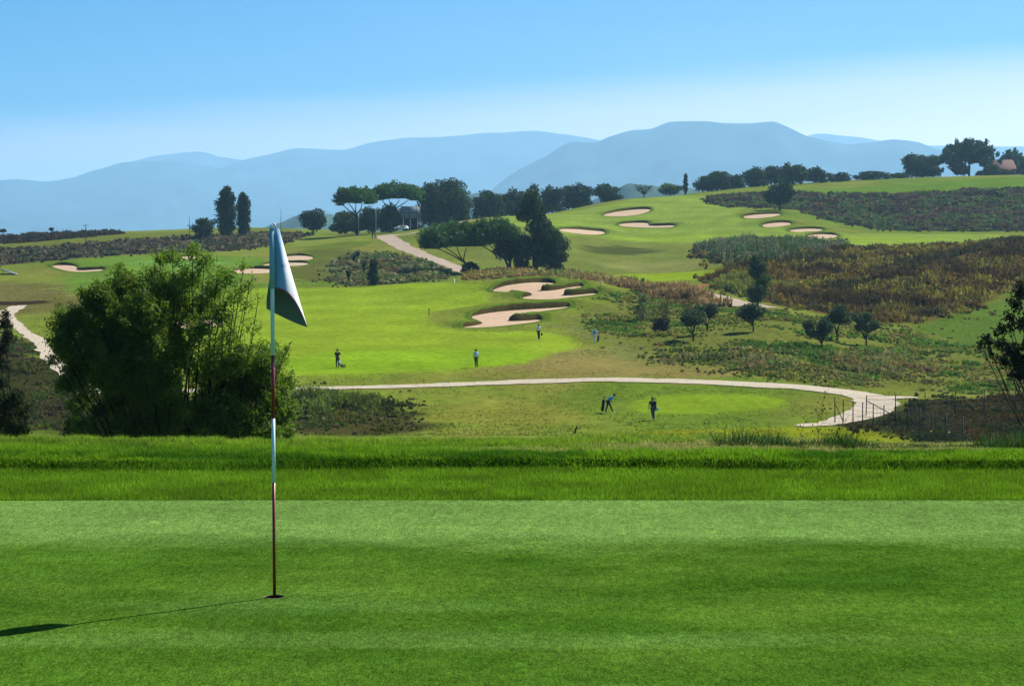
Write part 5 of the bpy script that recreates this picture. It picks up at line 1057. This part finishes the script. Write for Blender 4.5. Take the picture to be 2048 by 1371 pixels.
# house with the red roof
D = 800; x, y, _ = at(2008, 350, D); z = float(base_z(x, y)) - .3; zr = at(2008, 319, D)[2] - z; ze = at(2008, 337, D)[2] - z; hw = 19 * D / F * 1.2
o = empty('farmhouse', (x, y, z), 'low house with a pinkish tiled roof among trees at the right edge', 'house')
MB().box((0, 2.5, ze / 2), (hw * 2 - .8, 7, ze)).build('wall', plain('plaster', alb(150, 130, 100), .9), o)
r_ = MB(); r_.add([(-hw, -1.8, ze - .2), (hw, -1.8, ze - .2), (hw - .6, 2.5, zr), (-hw + 1.0, 2.5, zr), (-hw, 6.8, ze - .2), (hw, 6.8, ze - .2), (-hw, -1.8, ze), (hw, -1.8, ze)], [(0, 1, 2, 3), (3, 2, 5, 4), (0, 3, 4), (1, 5, 2)])
b = NB('roof_tiles'); wv_ = b.new('ShaderNodeTexWave'); wv_.inputs['Scale'].default_value = 3; b.l.new(b.pos(), wv_.inputs['Vector']); rgb = b.new('ShaderNodeRGB'); rgb.outputs[0].default_value = (*alb(140, 102, 92), 1); r_.build('roof', b.done(b.scale(rgb.outputs[0], b.rng(wv_.outputs[1], 0, 1, .8, 1.15)), .9), o)
for s in (-.5, .1, .6): MB().box((s * hw, -1.03, ze * .55), (1.0, .1, 1.2)).build('window', plain('pane', (.02, .025, .03), .3), o)
# grey panel lying in the grass at the far left
x, y = hit(30, 548); D = math.hypot(x, y); o = empty('ground_panel', (x, y, float(base_z(x, y))), 'grey flat panel lying tilted in the grass at the far left', 'panel')
MB().box((-1.0, 0, .45), (3.6, 2.4, .12), 0, .30).build('slab', plain('grey_panel', alb(140, 156, 160), .6), o); q = MB(); q.box((-2.2, -.8, .35), (.1, .1, .9)); q.build('leg', M_dkst, o); q = MB(); q.box((.2, -.8, .1), (.1, .1, .5)); q.build('leg', M_dkst, o)
# markers by the bunkers
def marker(u, v, label, col, h=.5, r=.12):
    x, y = hit(u, v); o = empty('course_marker', (x, y, float(base_z(x, y)) + float(lip(np.array([x]), np.array([y]))[0][0].clip(0))), label, 'marker'); MB().tube([(0, 0, -.05), (0, 0, h * .7)], [r, r * .9], 8).build('stake', plain('mk', col, .6), o); MB().ball((0, 0, h * .8), (r * 1.1, r * 1.1, h * .25), 8, 6).build('knob', plain('mk', col, .6), o)
marker(908, 569, 'small white marker on the near edge of the middle green', (.8, .8, .7), .9, .12)
marker(1203, 584, 'small yellow white marker right of the large bunker', (.7, .72, .25), .7, .15)
marker(858, 632, 'small dark stake left of the lower bunker', (.03, .04, .02), .9, .07)
marker(1043, 588, 'small pale object lying on the grass island of the large bunker', (.75, .78, .75), .35, .25)
# dry stalks and sprigs on the rim
def stalk(u0, v0, tip, label, n=3, col=(0.05, 0.05, 0.03), flower=None, D=20.2, heads=5, name='weed_stalk'):
    b0 = at(u0, v0, D); z0 = float(base_z(b0[0], b0[1])); o = empty(name, (b0[0], b0[1], z0), label, 'weed'); st = MB(); ms_ = plain('seeds', (.03, .022, .015), .9); HD = lambda q, r: MB().ball(q, r, 6, 4).build('seed_head', ms_, o); off = np.array((b0[0], b0[1], z0)); te = at(tip[0], tip[1], D) - off; any_ = False
    m_ = (te * .5) + np.array((.03 * np.sign(-te[0] or 1), 0, .0)); st.tube([(0, 0, -.03), te * .25, m_, te], [.0032, .0028, .0022, .0015], 5)
    for k in range(n):
        t = .25 + .6 * k / max(1, n); a = te * t; e = a + np.array((RS.choice([-1, 1]) * (.03 + .05 * RS.rand()), 0, .03 + .06 * RS.rand())); st.tube([a, (a + e) / 2 + (0, 0, -.006), e], [.0018, .0015, .001], 4); HD(e, (.006, .006, .009))
    for k in range(heads): a = te * (.3 + .65 * RS.rand()); HD(a + (RS.normal() * .006, 0, 0), (.008, .007, .011))
    st.build('stem', plain('stalk', col, .9), o)
    if flower: MB().ball(te, (.013, .010, .008), 8, 5).build('flower', plain('petal', flower, .7), o)
stalk(1632, 884, (1651, 782), 'tall dry weed stalk with a yellow flower on the rim, tallest of all', 6, flower=(.75, .55, .03), heads=8)
stalk(1645, 884, (1700, 828), 'leaning dry weed stalk just right of the tallest one', 5); stalk(1600, 884, (1612, 838), 'short dry weed stalk left of the tallest one', 3, heads=2)
stalk(1690, 886, (1714, 850), 'short bent weed stalk with dark seed heads, third to the right of the tallest', 5, heads=7); stalk(1722, 888, (1756, 852), 'thin grassy stalk leaning right above the rim at the fence', 3, heads=2); stalk(1664, 884, (1678, 858), 'small dark headed weed low on the rim beside the tallest stalk', 3, heads=5)
stalk(1865, 892, (1862, 862), 'short weed with a yellow flower in front of the fence thicket', 2, flower=(.8, .45, .03), heads=1); stalk(1898, 894, (1898, 864), 'short weed with a yellow flower, right of its twin by the fence thicket', 2, flower=(.8, .6, .05), heads=1)
stalk(1990, 890, (1982, 828), 'pale thin weed stalk near the right edge of the rim', 4, col=(.12, .12, .08), heads=3)
stalk(1140, 874, (1157, 845), 'small leafy sprig alone on the rim near the middle', 5, col=(.03, .06, .015), heads=9, name='sprig')

M_dead = plain('dead_leaf', (0.05, 0.035, 0.015), .9)
for (u_, v_, lb_) in ((866, 1031, 'tiny dark leaf on the pale far band of the putting green'), (1056, 1104, 'tiny dark leaf near the middle of the putting green'), (941, 1105, 'tiny dark leaf on the putting green left of its neighbour at mid green')):
    q = at(u_, v_, 12.0); q = q * (-2.07 / q[2]); o = MB().add([(-.014, 0, .002), (0, -.007, .006), (.016, 0, .014), (0, .007, .008), (-.014, 0, .0005), (0, -.007, .004), (.016, 0, .012), (0, .007, .006)], [(0, 1, 2, 3), (7, 6, 5, 4), (0, 4, 5, 1), (1, 5, 6, 2), (2, 6, 7, 3), (3, 7, 4, 0)]).build('fallen_leaf', M_dead); o.location = tuple(q); tag(o, lb_, 'leaf')
# ------------------------------------------------------------------ haze
hz = MB().box((0, 0, 301), (56000, 56000, 938)).build('haze', None)
tag(hz, 'thin blue haze in the air over the whole valley', 'haze', kind='stuff')
mat = bpy.data.materials.new('haze'); mat.use_nodes = True; n = mat.node_tree.nodes; n.clear()
mo = n.new('ShaderNodeOutputMaterial'); pv = n.new('ShaderNodeVolumePrincipled'); mat.node_tree.links.new(pv.outputs[0], mo.inputs['Volume'])
pv.inputs['Color'].default_value = (0.39, 0.71, 1.0, 1); pv.inputs['Density'].default_value = 0.92e-4; pv.inputs['Anisotropy'].default_value = 0.3
hz.data.materials.append(mat)
